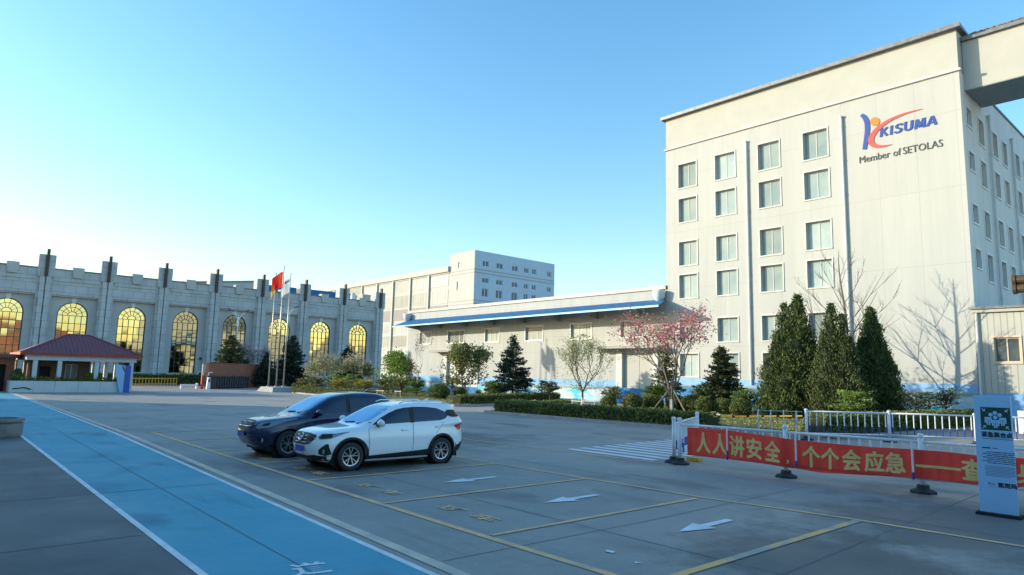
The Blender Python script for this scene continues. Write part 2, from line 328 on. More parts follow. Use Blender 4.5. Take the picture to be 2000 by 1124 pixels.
def leaf_mesh(P, size, aspect=.5, upbias=0., dirs=None, var=.4, r=None):
    """one diamond leaf per point, each its own little face at its own angle"""
    r = r or rng
    P = np.asarray(P, float); n = len(P)
    d = r.normal(size=(n, 3)) if dirs is None else np.asarray(dirs)+r.normal(size=(n, 3))*.35
    d[:, 2] += upbias; d /= np.linalg.norm(d, axis=1, keepdims=True)+1e-9
    q = r.normal(size=(n, 3)); q -= d*(q*d).sum(1, keepdims=True); q /= np.linalg.norm(q, axis=1, keepdims=True)+1e-9
    s = size*(1-var/2+var*r.random((n, 1))); a = P-d*s*.5; b = P+q*s*aspect*.5; c = P+d*s*.5; e = P-q*s*aspect*.5
    V = np.stack([a, b, c, e], 1).reshape(-1, 3)
    return V, np.arange(4*n).reshape(-1, 4)
def np_obj(name, V, Fc, m, parent=None, smooth=False):
    me = bpy.data.meshes.new(name); n, k = Fc.shape
    me.vertices.add(len(V)); me.vertices.foreach_set('co', V.astype(np.float32).ravel())
    me.loops.add(n*k); me.loops.foreach_set('vertex_index', Fc.astype(np.int32).ravel())
    me.polygons.add(n); me.polygons.foreach_set('loop_start', np.arange(0, n*k, k, dtype=np.int32))
    me.update(calc_edges=True); me.validate()
    return link(name, me, m, parent, smooth)
def G(n): return rng.normal(size=(n, 3))
# ------------------------------------------------------------------ the setting: ground, paths, markings
def sheet(mb, pts, z): return mb.quad(*[(x, y, z) for x, y in pts])
def strip(mb, pts, w, z):
    """a painted line along pts, w wide"""
    for (a, b) in zip(pts, pts[1:]):
        d = Vector((b[0]-a[0], b[1]-a[1])).normalized(); n = Vector((-d.y, d.x))*w/2
        mb.quad((a[0]-n.x, a[1]-n.y, z), (b[0]-n.x, b[1]-n.y, z), (b[0]+n.x, b[1]+n.y, z), (a[0]+n.x, a[1]+n.y, z))
    return mb
struct('ground', MB().quad((-900, -900, 0), (900, -900, 0), (900, 900, 0), (-900, 900, 0)), 'concrete')
struct('street', MB().quad((-200, 90.5, .0018), (300, 90.5, .0018), (300, 108, .0018), (-200, 108, .0018)), 'road')
struct('pavement', MB().quad((-9, -20, .0018), (2.62, -20, .0018), (2.66, 4, .0018), (2.73, 8, .0018), (2.98, 26.8, .0018), (3.6, 62, .0018), (-9, 62, .0018)), 'asphalt')
PL = [(2.52, -4), (2.69, 7.96), (2.98, 26.8), (3.55, 62), (3.7, 66)]; PR = [(3.95, -4), (4.66, 6.46), (5.5, 26), (6.15, 58), (6.25, 66)]
struct('path', MB().quad(*[(x, y, .005) for x, y in PL], *[(x, y, .005) for x, y in reversed(PR)]), 'bluepath')
e = MB(); strip(e, [(x-.02, y) for x, y in PL], .09, .0075); strip(e, [(x+.02, y) for x, y in PR], .09, .0075)
struct('path_edge_marking', e, 'whitepaint')
struct('lane_marking', strip(MB(), [(4.25, -4), (4.93, 6.26), (5.8, 26), (6.38, 58), (6.42, 64)], .17, .0075), 'beige')
b = MB()
strip(b, [(6.28, -3), (6.31, 7.54), (6.5, 19.5), (6.62, 26.1)], .13, .0075); strip(b, [(12.35, -3), (12.1, 4.71), (11.76, 7.5), (11.55, 14), (11.55, 26)], .11, .0075)
for y in (7.5, 10.4, 13.42, 16.42, 19.48, 22.8, 26.1): strip(b, [(6.42, y), (11.55, y-.02)], .1, .0105)
strip(b, [(14.2, 34), (14.96, 18.65), (15.3, 13), (15.55, 11.13)], .1, .0075)
struct('parking_marking', b, 'yellow')
struct('parking_marking_worn', strip(MB(), [(6.45, 4.74), (12.0, 4.71)], .13, .0105), 'worn')
j = MB()
strip(j, [(3, 4.3), (7.91, 4.0), (17.17, 4.26), (24, 4.4)], .024, .0032); strip(j, [(5.1, 6.85), (9.03, 6.79), (15.43, 6.92)], .02, .0032)
strip(j, [(8.1, -4), (7.95, 5), (8.0, 12), (8.25, 24), (8.6, 60)], .02, .0032); strip(j, [(12.85, -3), (12.6, 8), (12.3, 30)], .02, .0032); strip(j, [(18.7, 0), (18.7, 60)], .02, .0032)
for y in (17.5, 30.5, 43.5): strip(j, [(6.6, y), (24, y+.2)], .025, .0032)
strip(j, [(3.4, -4), (3.75, 12), (4.2, 30)], .013, .0088); strip(j, [(-6, 14.1), (4.8, 14.0)], .025, .0088); strip(j, [(-6, 10.3), (2.65, 10.3)], .025, .005)
struct('concrete_joint', j, 'joint')
ar = MB()
for x, y in ((9.33, 11.66), (9.50, 8.83), (9.55, 6.03)):
    P = [(x-.73, y), (x-.02, y-.22), (x-.02, y-.08), (x+.73, y-.07), (x+.73, y+.07), (x-.02, y+.08), (x-.02, y+.22)]
    ar.quad(*[(p[0], p[1], .0105) for p in P])
ar.quad((7.05, 5.95, .0105), (7.13, 5.98, .0105), (7.15, 5.86, .0105), (7.06, 5.83, .0105)); ar.quad((6.9, 5.35, .0105), (6.97, 5.4, .0105), (7.0, 5.3, .0105))
struct('arrow_marking', ar, 'whitepaint')
tx = MB()
for y0, ch in ((9.62, '班车'), (12.42, '班车'), (15.4, '班车'), (18.4, '班车')):
    for k, cc in enumerate(ch):
        t = text_mb(cc, (6.93, y0-.88*k, .0105), (0, -1, 0), (1, 0, 0), .56, .34, .03); tx.add(t.v, t.f)
struct('bay_lettering', tx, 'yellow')
struct('path_lettering', text_mb('道', (3.44, 7.30, .0105), (.97, -.22, 0), (.22, .97, 0), .42, .50, .03), 'whitepaint')
cw = MB()
for k in range(11):
    x = 15.75+.62*k; cw.quad((x, 11.6, .0075), (x+.30, 11.6, .0075), (x+.30, 14.9+.04*k, .0075), (x, 14.9+.04*k, .0075))
struct('crosswalk', cw, 'whitepaint')
# planted islands: raised soil with kerbs
I1 = [(26.5, 32.0), (26.75, 20), (27.2, 12.4), (34, 11.4), (48.5, 9.9), (49.6, 9.9), (49.6, 34.5), (36, 33.0)]
I2 = [(29.2, 38.6), (30.2, 37.9), (48.5, 44.2), (49.7, 44.4), (49.7, 76), (40, 80), (29.5, 66.2), (28.9, 62)]
def island(poly, nm):
    c = Vector((sum(p[0] for p in poly)/len(poly), sum(p[1] for p in poly)/len(poly)))
    inn = [tuple(Vector(p)+(c-Vector(p)).normalized()*.3) for p in poly]
    struct('lawn_soil', MB().quad(*[(x, y, .1) for x, y in inn]) if area(poly) > 0 else MB().quad(*[(x, y, .1) for x, y in reversed(inn)]), 'soil')
    k = MB(); n = len(poly)
    k.add([(*p, 0) for p in poly]+[(*p, .13) for p in poly]+[(*p, .13) for p in inn]+[(*p, .08) for p in inn],
          [(a*n+i, a*n+(i+1) % n, (a+1)*n+(i+1) % n, (a+1)*n+i) for a in range(3) for i in range(n)])
    struct('kerb', k, 'kerb')
    return inn
def area(p): return sum(p[i][0]*p[(i+1) % len(p)][1]-p[(i+1) % len(p)][0]*p[i][1] for i in range(len(p)))/2
def inside(P, poly):
    x, y = P[:, 0], P[:, 1]; r = np.zeros(len(P), bool)
    for i in range(len(poly)):
        (x0, y0), (x1, y1) = poly[i], poly[i-1]
        r ^= ((y0 > y) != (y1 > y)) & (x < (x1-x0)*(y-y0)/(y1-y0+1e-9)+x0)
    return r
for nm, poly, n in (('a', I1, 42000), ('b', I2, 30000)):
    inn = island(poly, nm); a = np.array(inn)
    P = rng.uniform(a.min(0), a.max(0), (n, 2)); P = P[inside(P, inn)]
    cl = np.sin(P[:, 0]*1.7+1)*np.cos(P[:, 1]*1.3)+rng.normal(size=len(P))*.5; P = P[cl > -.55]
    P = np.c_[P, .13+.05*rng.random(len(P))]
    V, Fc = leaf_mesh(P, .11, .4, upbias=1.4); o = np_obj('grass', V, Fc, 'grass'); o['kind'] = 'stuff'
# ------------------------------------------------------------------ office tower
T = thing('office_tower', 'tall cream office block with a blue and orange company logo high on its front wall', 'office building', (50, 12, 0))
cols = ((32.03, 33.85), (28.3, 30.15), (24.42, 26.22), (20.65, 22.5)); rows = ((19.28, 21.45), (16.14, 18.28), (12.24, 14.35), (9.34, 11.4), (5.48, 7.43), (2.56, 4.5))
H = [(a, b, e, g) for a, b in cols for e, g in rows]
w = holed(MB(), 'x', 50, 11.95, 35.2, 0, 23.1, H, .32); w.quad((50, 35.2, 0), (50, 35.2, 23.1), (64, 35.2, 23.1), (64, 35.2, 0)); w.quad((50, 11.95, 23.1), (50, 35.2, 23.1), (72, 35.2, 23.1), (72, 11.95, 23.1))
w.build('front_wall', 'wall', T)
HS = []
for e, tall in ((19.0, 1), (15.95, 1), (12.35, 1), (9.35, 1)):
    for k, (a, b) in enumerate(((50.95, 52.2), (53.75, 55.05), (57.4, 58.7), (60.2, 61.45), (64.2, 65.5), (67.0, 68.3), (70.0, 71.3))):
        HS.append((a, b, e+(.6 if k == 0 else 0), e+1.85))
w = holed(MB(), 'y', 11.95, 50, 80, 0, 23.1, HS, .22); w.quad((80, 11.95, 0), (80, 35.2, 0), (80, 35.2, 23.1), (80, 11.95, 23.1)); w.build('side_wall', 'wallshadelift', T)
for h in H: window(T, 'x', 50, *h, frame='whitew', pane='glass', depth=.30, surround=.10, t=.05)
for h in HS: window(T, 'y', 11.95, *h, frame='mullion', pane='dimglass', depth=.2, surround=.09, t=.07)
MB().box(50.02, 11.97, 23.1, 52.4, 35.18, 26.0).build('parapet', 'cream', T)
MB().box(49.84, 11.8, 23.06, 50.02, 35.3, 23.22).build('cornice', 'whitew', T, bevel=.03)
c = MB(); c.prism([(49.62, 35.5, 26.0), (52.6, 35.5, 26.0), (52.6, 35.5, 26.1), (49.62, 35.5, 26.28)], (0, -23.85, 0)); c.build('roof_cap', 'roofgrey', T)
MB().box(52.5, 11.85, 23.1, 80.1, 12.15, 23.22).build('roof_edge', 'roofgrey', T)
MB().box(49.97, 11.95, 1.85, 50.02, 35.2, 2.4).build('blue_band', 'bluetrim', T)
MB().box(49.78, 11.9, 1.72, 50.05, 35.2, 1.84).build('ledge', 'ledge', T)
MB().box(49.84, 11.95, 0, 50.03, 23.5, 1.72).build('plinth', 'mural', T); MB().box(49.84, 23.5, 0, 50.03, 35.2, 1.72).build('plinth', 'deepblue', T)
def downpipe(y, z0, z1, x=49.86, p=T, axis='x', c=0):
    m = MB(); P = (lambda z, d=0: (x-d, y, z)) if axis == 'x' else (lambda z, d=0: (c, y-d, z))
    m.tube([P(z0), P(z1)], .085, 8); m.tube([P(z1), P(z1+.12)], .13, 8)
    for z in np.arange(z0+1, z1, 2.6): m.tube([P(z), P(z+.08)], .11, 8)
    return m.build('downpipe', 'bluepipe', p, smooth=False)
downpipe(27.2, 2.0, 21.9); downpipe(19.55, 2.0, 21.9)
for x in (56.3, 62.9): downpipe(11.82, 7.4, 21.6, axis='y', c=x)
# lettering and emblem on the front wall: right is -Y, up is +Z
XD, YD = (0, -1, 0), (0, 0, 1); LX = 49.985
def stroke(mb, pts, w, x):
    P = [Vector(p) for p in pts]
    for i, (a, b) in enumerate(zip(P, P[1:])):
        d = (b-a).normalized(); n = Vector((-d.y, d.x))*w/2; e = d*(w*.28 if len(P) > 2 else 0); q = [a-e-n, b+e-n, b+e+n, a-e+n]
        mb.prism([(x-.002*i, 17.0-.115*p.y*.66-p.x, 19.74+p.y*.66) for p in q], (-.03, 0, 0))
W_ = .165
for k, (ox, sts) in enumerate(((0, [[(.09, 0), (.09, 1)], [(.13, .42), (.46, .95)], [(.22, .52), (.50, .03)]]), (.66, [[(.09, 0), (.09, 1)]]), (.93, [[(.50, .82), (.42, .93), (.24, .93), (.12, .80), (.16, .62), (.40, .44), (.46, .26), (.36, .09), (.18, .08), (.06, .2)]]),
     (1.56, [[(.08, 1), (.08, .30), (.16, .12), (.30, .07), (.42, .13), (.48, .30), (.48, 1)]]), (2.22, [[(.08, 0), (.12, 1)], [(.15, .96), (.34, .10)], [(.34, .10), (.53, .96)], [(.56, 1), (.60, 0)]]), (2.98, [[(.05, 0), (.29, .97)], [(.31, .97), (.56, 0)], [(.16, .30), (.46, .30)]]))):
    lg = MB()
    for i, s_ in enumerate(sts): stroke(lg, [(ox+a, b) for a, b in s_], W_, 49.985-.004*i)
    lg.build('lettering', 'logoblue', T)
lg = text_mb('Member of', (LX, 18.42, 18.13), XD, YD, 2.75, .50, 0, .03); l2 = text_mb('SETOLAS', (LX, 15.55, 18.13), XD, YD, 2.42, .50, 0, .03); lg.build('lettering', 'logogrey', T); l2.build('lettering', 'logogrey', T)
def brush(name, pts, m):
    """a tapered stroke on the wall through (y, z, width)"""
    P = np.array(pts, float); t = np.linspace(0, len(P)-1, 40); q = []
    for k in range(3): q.append(np.interp(t, range(len(P)), P[:, k]))
    q = np.array(q).T
    for _ in range(4): q[1:-1] = (q[:-2]+2*q[1:-1]+q[2:])/4
    L, R_ = [], []
    for i in range(len(q)):
        d = q[min(i+1, 39)][:2]-q[max(i-1, 0)][:2]; d /= np.linalg.norm(d)+1e-9; n = np.array([-d[1], d[0]])*q[i][2]/2
        L.append(q[i][:2]+n); R_.append(q[i][:2]-n)
    mb = MB()
    for i in range(39): mb.quad(*[(49.95, *p) for p in (L[i], L[i+1], R_[i+1], R_[i])])
    mb.build(name, m, T)
brush('emblem', [(18.15, 21.75, .22), (17.93, 21.5, .30), (17.78, 21.1, .34), (17.78, 20.5, .34), (17.88, 19.9, .32), (18.05, 19.1, .28)], 'logoblue')
brush('emblem', [(14.15, 21.05, .02), (15.2, 21.05, .13), (16.3, 20.85, .22), (17.1, 20.45, .30), (17.55, 19.95, .38), (17.6, 19.45, .38), (17.25, 19.12, .26), (16.75, 19.02, .14), (16.2, 19.02, .02)], 'logored')
mb = MB(); mb.quad(*[(49.955, 17.25+.31*math.cos(a)+.06*math.sin(a), 20.98+.33*math.sin(a)) for a in np.linspace(0, 2*math.pi, 24, endpoint=False)]); mb.build('emblem', 'logoorange', T)
# sky bridge
B = thing('sky_bridge', 'enclosed cream bridge high up at the right end of the tower', 'bridge', (53, 11, 22))
m = MB(); m.box(51, -14, 22.0, 55.1, 11.94, 25.4); m.build('bridge_wall', 'cream', B)
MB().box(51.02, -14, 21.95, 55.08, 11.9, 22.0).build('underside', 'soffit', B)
c = MB(); c.prism([(50.75, 12.0, 25.4), (55.3, 12.0, 25.4), (55.3, 12.0, 25.5), (50.75, 12.0, 25.68)], (0, -26, 0)); c.build('roof', 'roofgrey', B)
r = MB()
for k in range(26):
    y = 11.6-.12*k-rng.random()*.1; r.box(50.72, y-.12, 25.66, 51.3, y, 25.72+.05*rng.random())
r.build('rust_patch', 'rust', B)
# shed with ribbed cladding
B = thing('shed', 'low shed with ribbed cream cladding and a sliding window, right of the tower', 'shed', (49.5, 11, 0))
hh = [(9.65, 10.95, 3.78, 5.28)]
w = holed(MB(), 'x', 49.5, -16, 11.92, 1.9, 7.0, hh, .15); w.build('wall', 'clad', B)
MB().box(49.51, -16, 0, 49.8, 11.92, 1.9).build('base_wall', 'bluetrim', B)
fo = window(B, 'x', 49.5, *hh[0], frame='windowbrown', pane='dimglass', depth=.12, t=.07, surround=.1)
m = MB(); m.prism([(49.2, 12.1, 7.05), (62, 12.1, 7.9), (62, 12.1, 8.0), (49.2, 12.1, 7.2)], (0, -28.2, 0)); m.build('roof', 'roofgrey', B)
MB().box(49.3, -16, 6.85, 49.5, 12.0, 7.05).build('gutter', 'cream', B)
m = MB(); m.tube([(49.38, 11.75, .1), (49.38, 11.75, 6.9)], .06, 6); m.build('downpipe', 'bluepipe', B)
MB().quad((49.8, 11.92, 0), (62, 11.92, 0), (62, 11.92, 7.8), (49.8, 11.92, 7.05)).build('side_wall', 'cream', B)
B = thing('pipework', 'pair of thick dark brown pipes jutting in above the shed roof', 'pipes', (46.9, 9, 7))
for z, r_ in ((8.42, .26), (7.9, .26)):
    m = MB(); m.tube([(47, 9.25, z), (47, 2, z)], r_, 12); m.tube([(47, 9.28, z), (47, 9.12, z)], r_+.06, 12); m.build('pipe', 'pipebrown', B, smooth=False)
m = MB(); m.tube([(47, 6.5, 0), (47, 6.5, 7.7)], .12, 8); m.build('post', 'pipebrown', B)
# warehouse
B = thing('warehouse', 'long low cream warehouse with a blue canopy roof beside the tower', 'warehouse', (50, 56, 0))
WH = [(71.4, 74.0), (64.5, 67.8), (58.0, 60.5), (50.9, 53.6), (44.1, 46.85), (37.6, 40.4)]
D = [(62.0, 67.7, .85, 4.75), (36.6, 40.15, 1.4, 4.6)]
HW = [(a, b, 6.1, 7.6) for a, b in WH]
w = holed(MB(), 'x', 50, 35.2, 76.8, 0, 10.3, HW+D, .3); w.quad((50, 76.8, 0), (72, 76.8, 0), (72, 76.8, 10.3), (50, 76.8, 10.3)); w.build('wall', 'ware', B)
for h in HW: window(B, 'x', 50, *h, frame='mullion', pane='curtain', depth=.2, surround=.1, t=.06, n=3)
for k, (a, b, e, g) in enumerate(D):
    m = MB(); m.box(50.2, a, e, 50.28, (a+b)/2-.02, g); m.box(50.2, (a+b)/2+.02, e, 50.28, b, g); d = m.build('door', 'cream' if k else 'bluepipe', B)
    MB().box(49.85, b, e-.1, 50.0, b+.7, g+.1).build('door_jamb', 'whitew', B); MB().box(49.85, a-.5, e-.1, 50.0, a, g+.1).build('door_jamb', 'whitew', B)
    a0, b0 = ((60.4, 69.9), (35.25, 43.1))[k]; z = (4.95, 5.0)[k]
    m = MB(); m.prism([(50, b0, z), (48.6, b0, z), (48.6, b0, z+.18), (50, b0, z+.3)], (0, a0-b0, 0)); m.build('awning', 'ledge', B)
m = MB(); m.prism([(50, 76.9, 9.35), (47.05, 75.9, 8.3), (47.05, 33.9, 8.48), (50, 35.25, 9.35)], (0, 0, .05)); m.build('canopy_roof', 'bluesheet', B)
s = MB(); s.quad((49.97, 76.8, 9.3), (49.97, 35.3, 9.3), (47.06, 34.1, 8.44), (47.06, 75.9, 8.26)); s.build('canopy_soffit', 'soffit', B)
m = MB(); m.prism([(47.0, 76.0, 8.18), (47.0, 33.9, 8.36), (47.0, 33.9, 8.53), (47.0, 76.0, 8.34)], (-.07, 0, 0)); m.build('fascia', 'paleblue', B)
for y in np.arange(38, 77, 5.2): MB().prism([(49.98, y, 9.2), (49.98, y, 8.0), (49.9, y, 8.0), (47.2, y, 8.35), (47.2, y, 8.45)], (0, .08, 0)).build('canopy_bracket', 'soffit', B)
MB().box(49.85, 35.21, 10.3, 72, 76.95, 10.62).build('roof_cap', 'roofgrey', B)
for a, b in ((40.9, 61.4), (68.5, 76.8)):
    MB().box(49.97, a, 1.35, 50.02, b, 2.05).build('blue_band', 'bluetrim', B)
    MB().box(49.82, a, 1.2, 50.02, b, 1.34).build('ledge', 'ledge', B); MB().box(49.86, a, 0, 50.02, b, 1.2).build('plinth', 'mural', B)
for a, b in ((35.2, 40.9), (61.4, 68.5)): MB().box(49.84, a, 0, 50.02, b, .84 if a > 50 else 1.38).build('plinth', 'deepblue', B)
for y in (76.5, 35.7):
    m = MB(); m.lathe([(.02, -.75), (.25, -.62), (.5, -.2), (.58, .25), (.58, .42), (0, .42)], (49.55, y, 9.75), 14); m.build('rain_hopper', 'bluepipe', B, smooth=True)
# ------------------------------------------------------------------ stone hall with arched gold windows
B = thing('stone_hall', 'long grey stone hall with tall arched gold windows and finned pilasters', 'hall', (36, 115, 0))
Y0, R_, ZS, ZB = 115.0, 1.92, 9.4, 1.45
wc = [9.56+7.72*k for k in range(8)]; pc = [5.70+7.72*k for k in range(9)]
rec = MB(); arches = np.linspace(0, math.pi, 25)
for c in wc:
    a, b = c-3.86, c+3.86; A = [(c+R_*math.cos(t), ZS+R_*math.sin(t)) for t in arches]
    rec.quad((a, Y0, 0), (c-R_, Y0, 0), (c-R_, Y0, 12.3), (a, Y0, 12.3)); rec.quad((c+R_, Y0, 0), (b, Y0, 0), (b, Y0, 12.3), (c+R_, Y0, 12.3)); rec.quad((c-R_, Y0, 0), (c+R_, Y0, 0), (c+R_, Y0, ZB), (c-R_, Y0, ZB))
    for p, q in zip(A, A[1:]):
        rec.quad((q[0], Y0, q[1]), (p[0], Y0, p[1]), (p[0], Y0, 12.3), (q[0], Y0, 12.3)); rec.quad((p[0], Y0, p[1]), (q[0], Y0, q[1]), (q[0], Y0+.35, q[1]), (p[0], Y0+.35, p[1]))
    for x in (c-R_, c+R_): rec.quad((x, Y0, ZB), (x, Y0, ZS), (x, Y0+.35, ZS), (x, Y0+.35, ZB))
rec.quad((c-R_, Y0, ZB), (c+R_, Y0, ZB), (c+R_, Y0+.35, ZB), (c-R_, Y0+.35, ZB))
rec.quad((pc[-1], Y0, 0), (pc[-1], Y0+20, 0), (pc[-1], Y0+20, 15.8), (pc[-1], Y0, 15.8)); rec.quad((pc[0], Y0+20, 0), (pc[0], Y0, 0), (pc[0], Y0, 15.8), (pc[0], Y0+20, 15.8)); rec.quad((pc[0], Y0, 15.7), (pc[-1], Y0, 15.7), (pc[-1], Y0+20, 15.7), (pc[0], Y0+20, 15.7))
rec.build('wall', 'stonerec', B)
for i, c in enumerate(wc):
    f = MB()
    for t0, t1 in zip(arches, arches[1:]):
        P = lambda r, t: (c+r*math.cos(t), Y0+.12, ZS+r*math.sin(t))
        f.prism([P(R_, t0), P(R_-.13, t0), P(R_-.13, t1), P(R_, t1)], (0, .1, 0)); f.prism([P(.62, t0), P(.55, t0), P(.55, t1), P(.62, t1)], (0, .08, 0)); f.prism([P(1.28, t0), P(1.22, t0), P(1.22, t1), P(1.28, t1)], (0, .08, 0))
    for k in range(1, 7):
        t = math.pi*k/7; f.tube([(c+.58*math.cos(t), Y0+.16, ZS+.58*math.sin(t)), (c+(R_-.1)*math.cos(t), Y0+.16, ZS+(R_-.1)*math.sin(t))], .035, 4)
    for k in range(6):
        x = c-R_+2*R_*k/5; f.box(x-.035 if k else x, Y0+.12, ZB, x+.035 if k < 5 else x, Y0+.2, ZS) if 0 < k < 5 else f.box(x-(.13 if k else 0), Y0+.12, ZB, x+(0 if k else .13), Y0+.22, ZS)
    for k in range(8):
        z = ZB+(ZS-ZB)*k/7; f.box(c-R_, Y0+.12, z-.035, c+R_, Y0+.195, z+.035)
    fo = f.build('window', 'muntin', B)
    # each square of glass sits at its own slight angle, as glazed panes do
    pv = MB(); rr = np.random.default_rng(50+i)
    def pane(poly):
        cx = sum(p[0] for p in poly)/len(poly); cz = sum(p[1] for p in poly)/len(poly); tx_, tz_ = rr.normal(0, .005, 2)
        pv.quad(*[(x, Y0+.23+(x-cx)*tx_+(z-cz)*tz_, z) for x, z in poly])
    for k in range(5):
        for h in range(7):
            x0, x1 = c-R_+2*R_*k/5, c-R_+2*R_*(k+1)/5; z0, z1 = ZB+(ZS-ZB)*h/7, ZB+(ZS-ZB)*(h+1)/7; pane([(x0, z0), (x1, z0), (x1, z1), (x0, z1)])
    for k in range(7):
        t0, t1 = math.pi*k/7, math.pi*(k+1)/7; ts = np.linspace(t0, t1, 5); pane([(c, ZS)]+[(c+R_*math.cos(t), ZS+R_*math.sin(t)) for t in ts])
    pv.build('pane', 'gold', fo)
    k_ = MB(); k_.prism([(c-.22, Y0-.08, 11.2), (c+.22, Y0-.08, 11.2), (c+.3, Y0-.08, 11.95), (c-.3, Y0-.08, 11.95)], (0, .1, 0)); k_.build('arch_keystone', 'lightgrey', B)
    k_ = MB(); k_.prism([(c-.52, Y0-1.15, 14.75), (c+.52, Y0-1.15, 14.75), (c+.72, Y0-1.15, 15.6), (c+.72, Y0-1.15, 16.3), (c-.72, Y0-1.15, 16.3), (c-.72, Y0-1.15, 15.6)], (0, 1.2, 0)); k_.build('parapet_keystone', 'stonerec', B)
en = MB(); cap = MB(); lines = MB()
for i in range(8):
    a, b = pc[i]+.95, pc[i+1]-.95
    en.box(a, Y0-.75, 12.2, b, Y0+.3, 14.1); en.box(a, Y0-.85, 14.16, b, Y0+.3, 15.75); en.box(a, Y0-.7, 14.1, b, Y0+.3, 14.16)
    en.box(a, Y0-.55, 12.0, b, Y0+.3, 12.2); cap.box(a, Y0-.95, 15.75, b, Y0+.35, 15.92)
en.build('entablature', 'stone', B); cap.build('parapet_cap', 'roofgrey', B)
for p in pc:
    m = MB(); m.box(p-.95, Y0-.8, 0, p+.95, Y0+.3, 14.6); m.box(p-.66, Y0-1.15, 0, p-.07, Y0-.8, 14.6); m.box(p+.07, Y0-1.15, 0, p+.66, Y0-.8, 14.6); m.box(p-1.02, Y0-1.1, 14.6, p-.2, Y0+.5, 17.75); m.box(p+.2, Y0-1.1, 14.6, p+1.02, Y0+.5, 17.75); m.box(p-.2, Y0-1.0, 14.6, p+.2, Y0+.5, 17.75); m.build('pilaster', 'stone', B)
    m = MB(); m.box(p-.19, Y0-1.55, 14.7, p+.19, Y0-1.0, 18.5); m.build('fin', 'fin', B)
MB().box(pc[0], Y0-.4, 0, pc[-1], Y0, .9).build('base_course', 'stone', B)
MB().box(47.5, 124, 15.8, 67.5, 132, 18.15).build('blue_roof_wall', 'bluesheet', B)
m = MB(); m.prism([(32, 124, 15.5), (47.3, 124, 15.5), (47.3, 124, 18.5), (46.2, 124, 18.4), (32, 124, 16.6)], (0, 8, 0)); m.build('roof_wall', 'cream', B); m = MB(); m.prism([(31, 123.8, 16.5), (47.4, 123.8, 18.5), (47.4, 123.8, 18.75), (31, 123.8, 16.75)], (0, 8.4, 0)); m.build('roof_cap', 'roofgrey', B)
MB().box(14, 122, 15.7, 20, 128, 16.6).build('roof_housing', 'cream', B); MB().box(23.5, 122, 15.7, 28, 128, 16.4).build('roof_housing', 'cream', B)
m = MB(); m.box(63.6, 118, 15.7, 64.6, 119, 17.2); m.box(65.8, 118, 15.7, 67.6, 121, 17.6); m.build('roof_housing', 'cream', B)
m = MB(); m.tube([(63.2, 117, 15.8), (63.2, 117, 17.4)], .45, 10); m.build('roof_vent', 'bluepipe', B)
m = MB(); m.box(34.9, Y0-.75, .95, 36.0, Y0-.4, 1.75); ac = m.build('air_conditioner', 'acwhite', B); MB().lathe([(.28, 0), (.28, -.02), (0, -.02)], (35.3, Y0-.76, 1.35), 14, 'y').build('fan_grille', 'dark', ac)
m = MB(); m.lathe([(0, 0), (.16, .1), (.2, .3), (.05, .42)], (35.3, Y0-.3, 3.6), 10); m.build('wall_lamp', 'dark', B)
# ------------------------------------------------------------------ far factory behind the warehouse
B = thing('factory_wing', 'long sunlit factory wing with bands of windows beyond the grey hall', 'factory', (100, 170, 0))
m = MB(); m.box(100, 135.8, 0, 118, 206, 28.6); m.build('wall', 'farwall', B)
MB().box(99.4, 135.8, 28.0, 118.2, 206.2, 29.4).build('roof_band', 'farwall', B); MB().box(99.8, 135.8, 27.6, 100, 206, 28.0).build('roof_line', 'farline', B)
ys = [135.8+8.72*k for k in range(9)]
for y in ys[1:-1]: MB().box(99.55, y-.32, 0, 100, y+.32, 28).build('column', 'farwall', B)
for z0, z1 in ((24.6, 27.2), (20.2, 23.4), (13.4, 15.9), (9.4, 12.4), (2.5, 6.2)):
    for y0, y1 in zip(ys, ys[1:]):
        f = MB(); n = 7
        for k in range(n+1): f.box(99.92, y0+.4+(y1-y0-.8)*k/n-.06, z0, 99.99, y0+.4+(y1-y0-.8)*k/n+.06, z1)
        f.box(99.92, y0+.4, z0-.15, 99.99, y1-.4, z0); f.box(99.92, y0+.4, z1, 99.99, y1-.4, z1+.15)
        fo = f.build('window', 'farwall', B); MB().box(99.95, y0+.4, z0, 99.985, y1-.4, z1).build('pane', 'farglass', fo)
for y0, y1 in zip(ys, ys[1:]): MB().box(99.9, y0+.35, 16.6, 99.985, y1-.35, 19.6).build('spandrel', 'spandrel', B)
B = thing('factory_block', 'taller pale factory block with a shaded side of small windows', 'factory', (100, 130.8, 0))
hs1 = [(131.6, 132.4, 28.6, 30.0), (131.9, 132.7, 23.0, 25.2), (132.1, 132.9, 16.5, 18.6)]
m = holed(MB(), 'x', 99.98, 125.8, 135.78, 0, 32.4, hs1, .3)
xs = [(102.5, 104.5), (107.0, 109.1), (112.2, 114.2), (116.4, 117.9), (119.2, 120.7), (124.8, 126.3)]
hs2 = []
for e, g in ((28.7, 30.1), (24.6, 25.9), (21.2, 23.3), (17.2, 18.6), (14.6, 15.9)):
    for k, (a, b) in enumerate(xs): hs2.append((a, b, (e+.8 if e == 21.2 else e) if k > 3 else e, g))
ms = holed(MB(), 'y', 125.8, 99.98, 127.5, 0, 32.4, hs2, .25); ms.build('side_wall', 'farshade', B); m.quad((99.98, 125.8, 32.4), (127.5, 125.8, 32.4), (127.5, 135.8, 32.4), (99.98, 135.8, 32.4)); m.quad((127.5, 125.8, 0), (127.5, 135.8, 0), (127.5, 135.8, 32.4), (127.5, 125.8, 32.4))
m.build('wall', 'farwall', B)
for h in hs1: window(B, 'x', 99.98, *h, frame='mullion', pane='farglass', depth=.25, t=.12)
for h in hs2: window(B, 'y', 125.8, *h, frame='mullion', pane='farglassdark', depth=.22, t=.12)
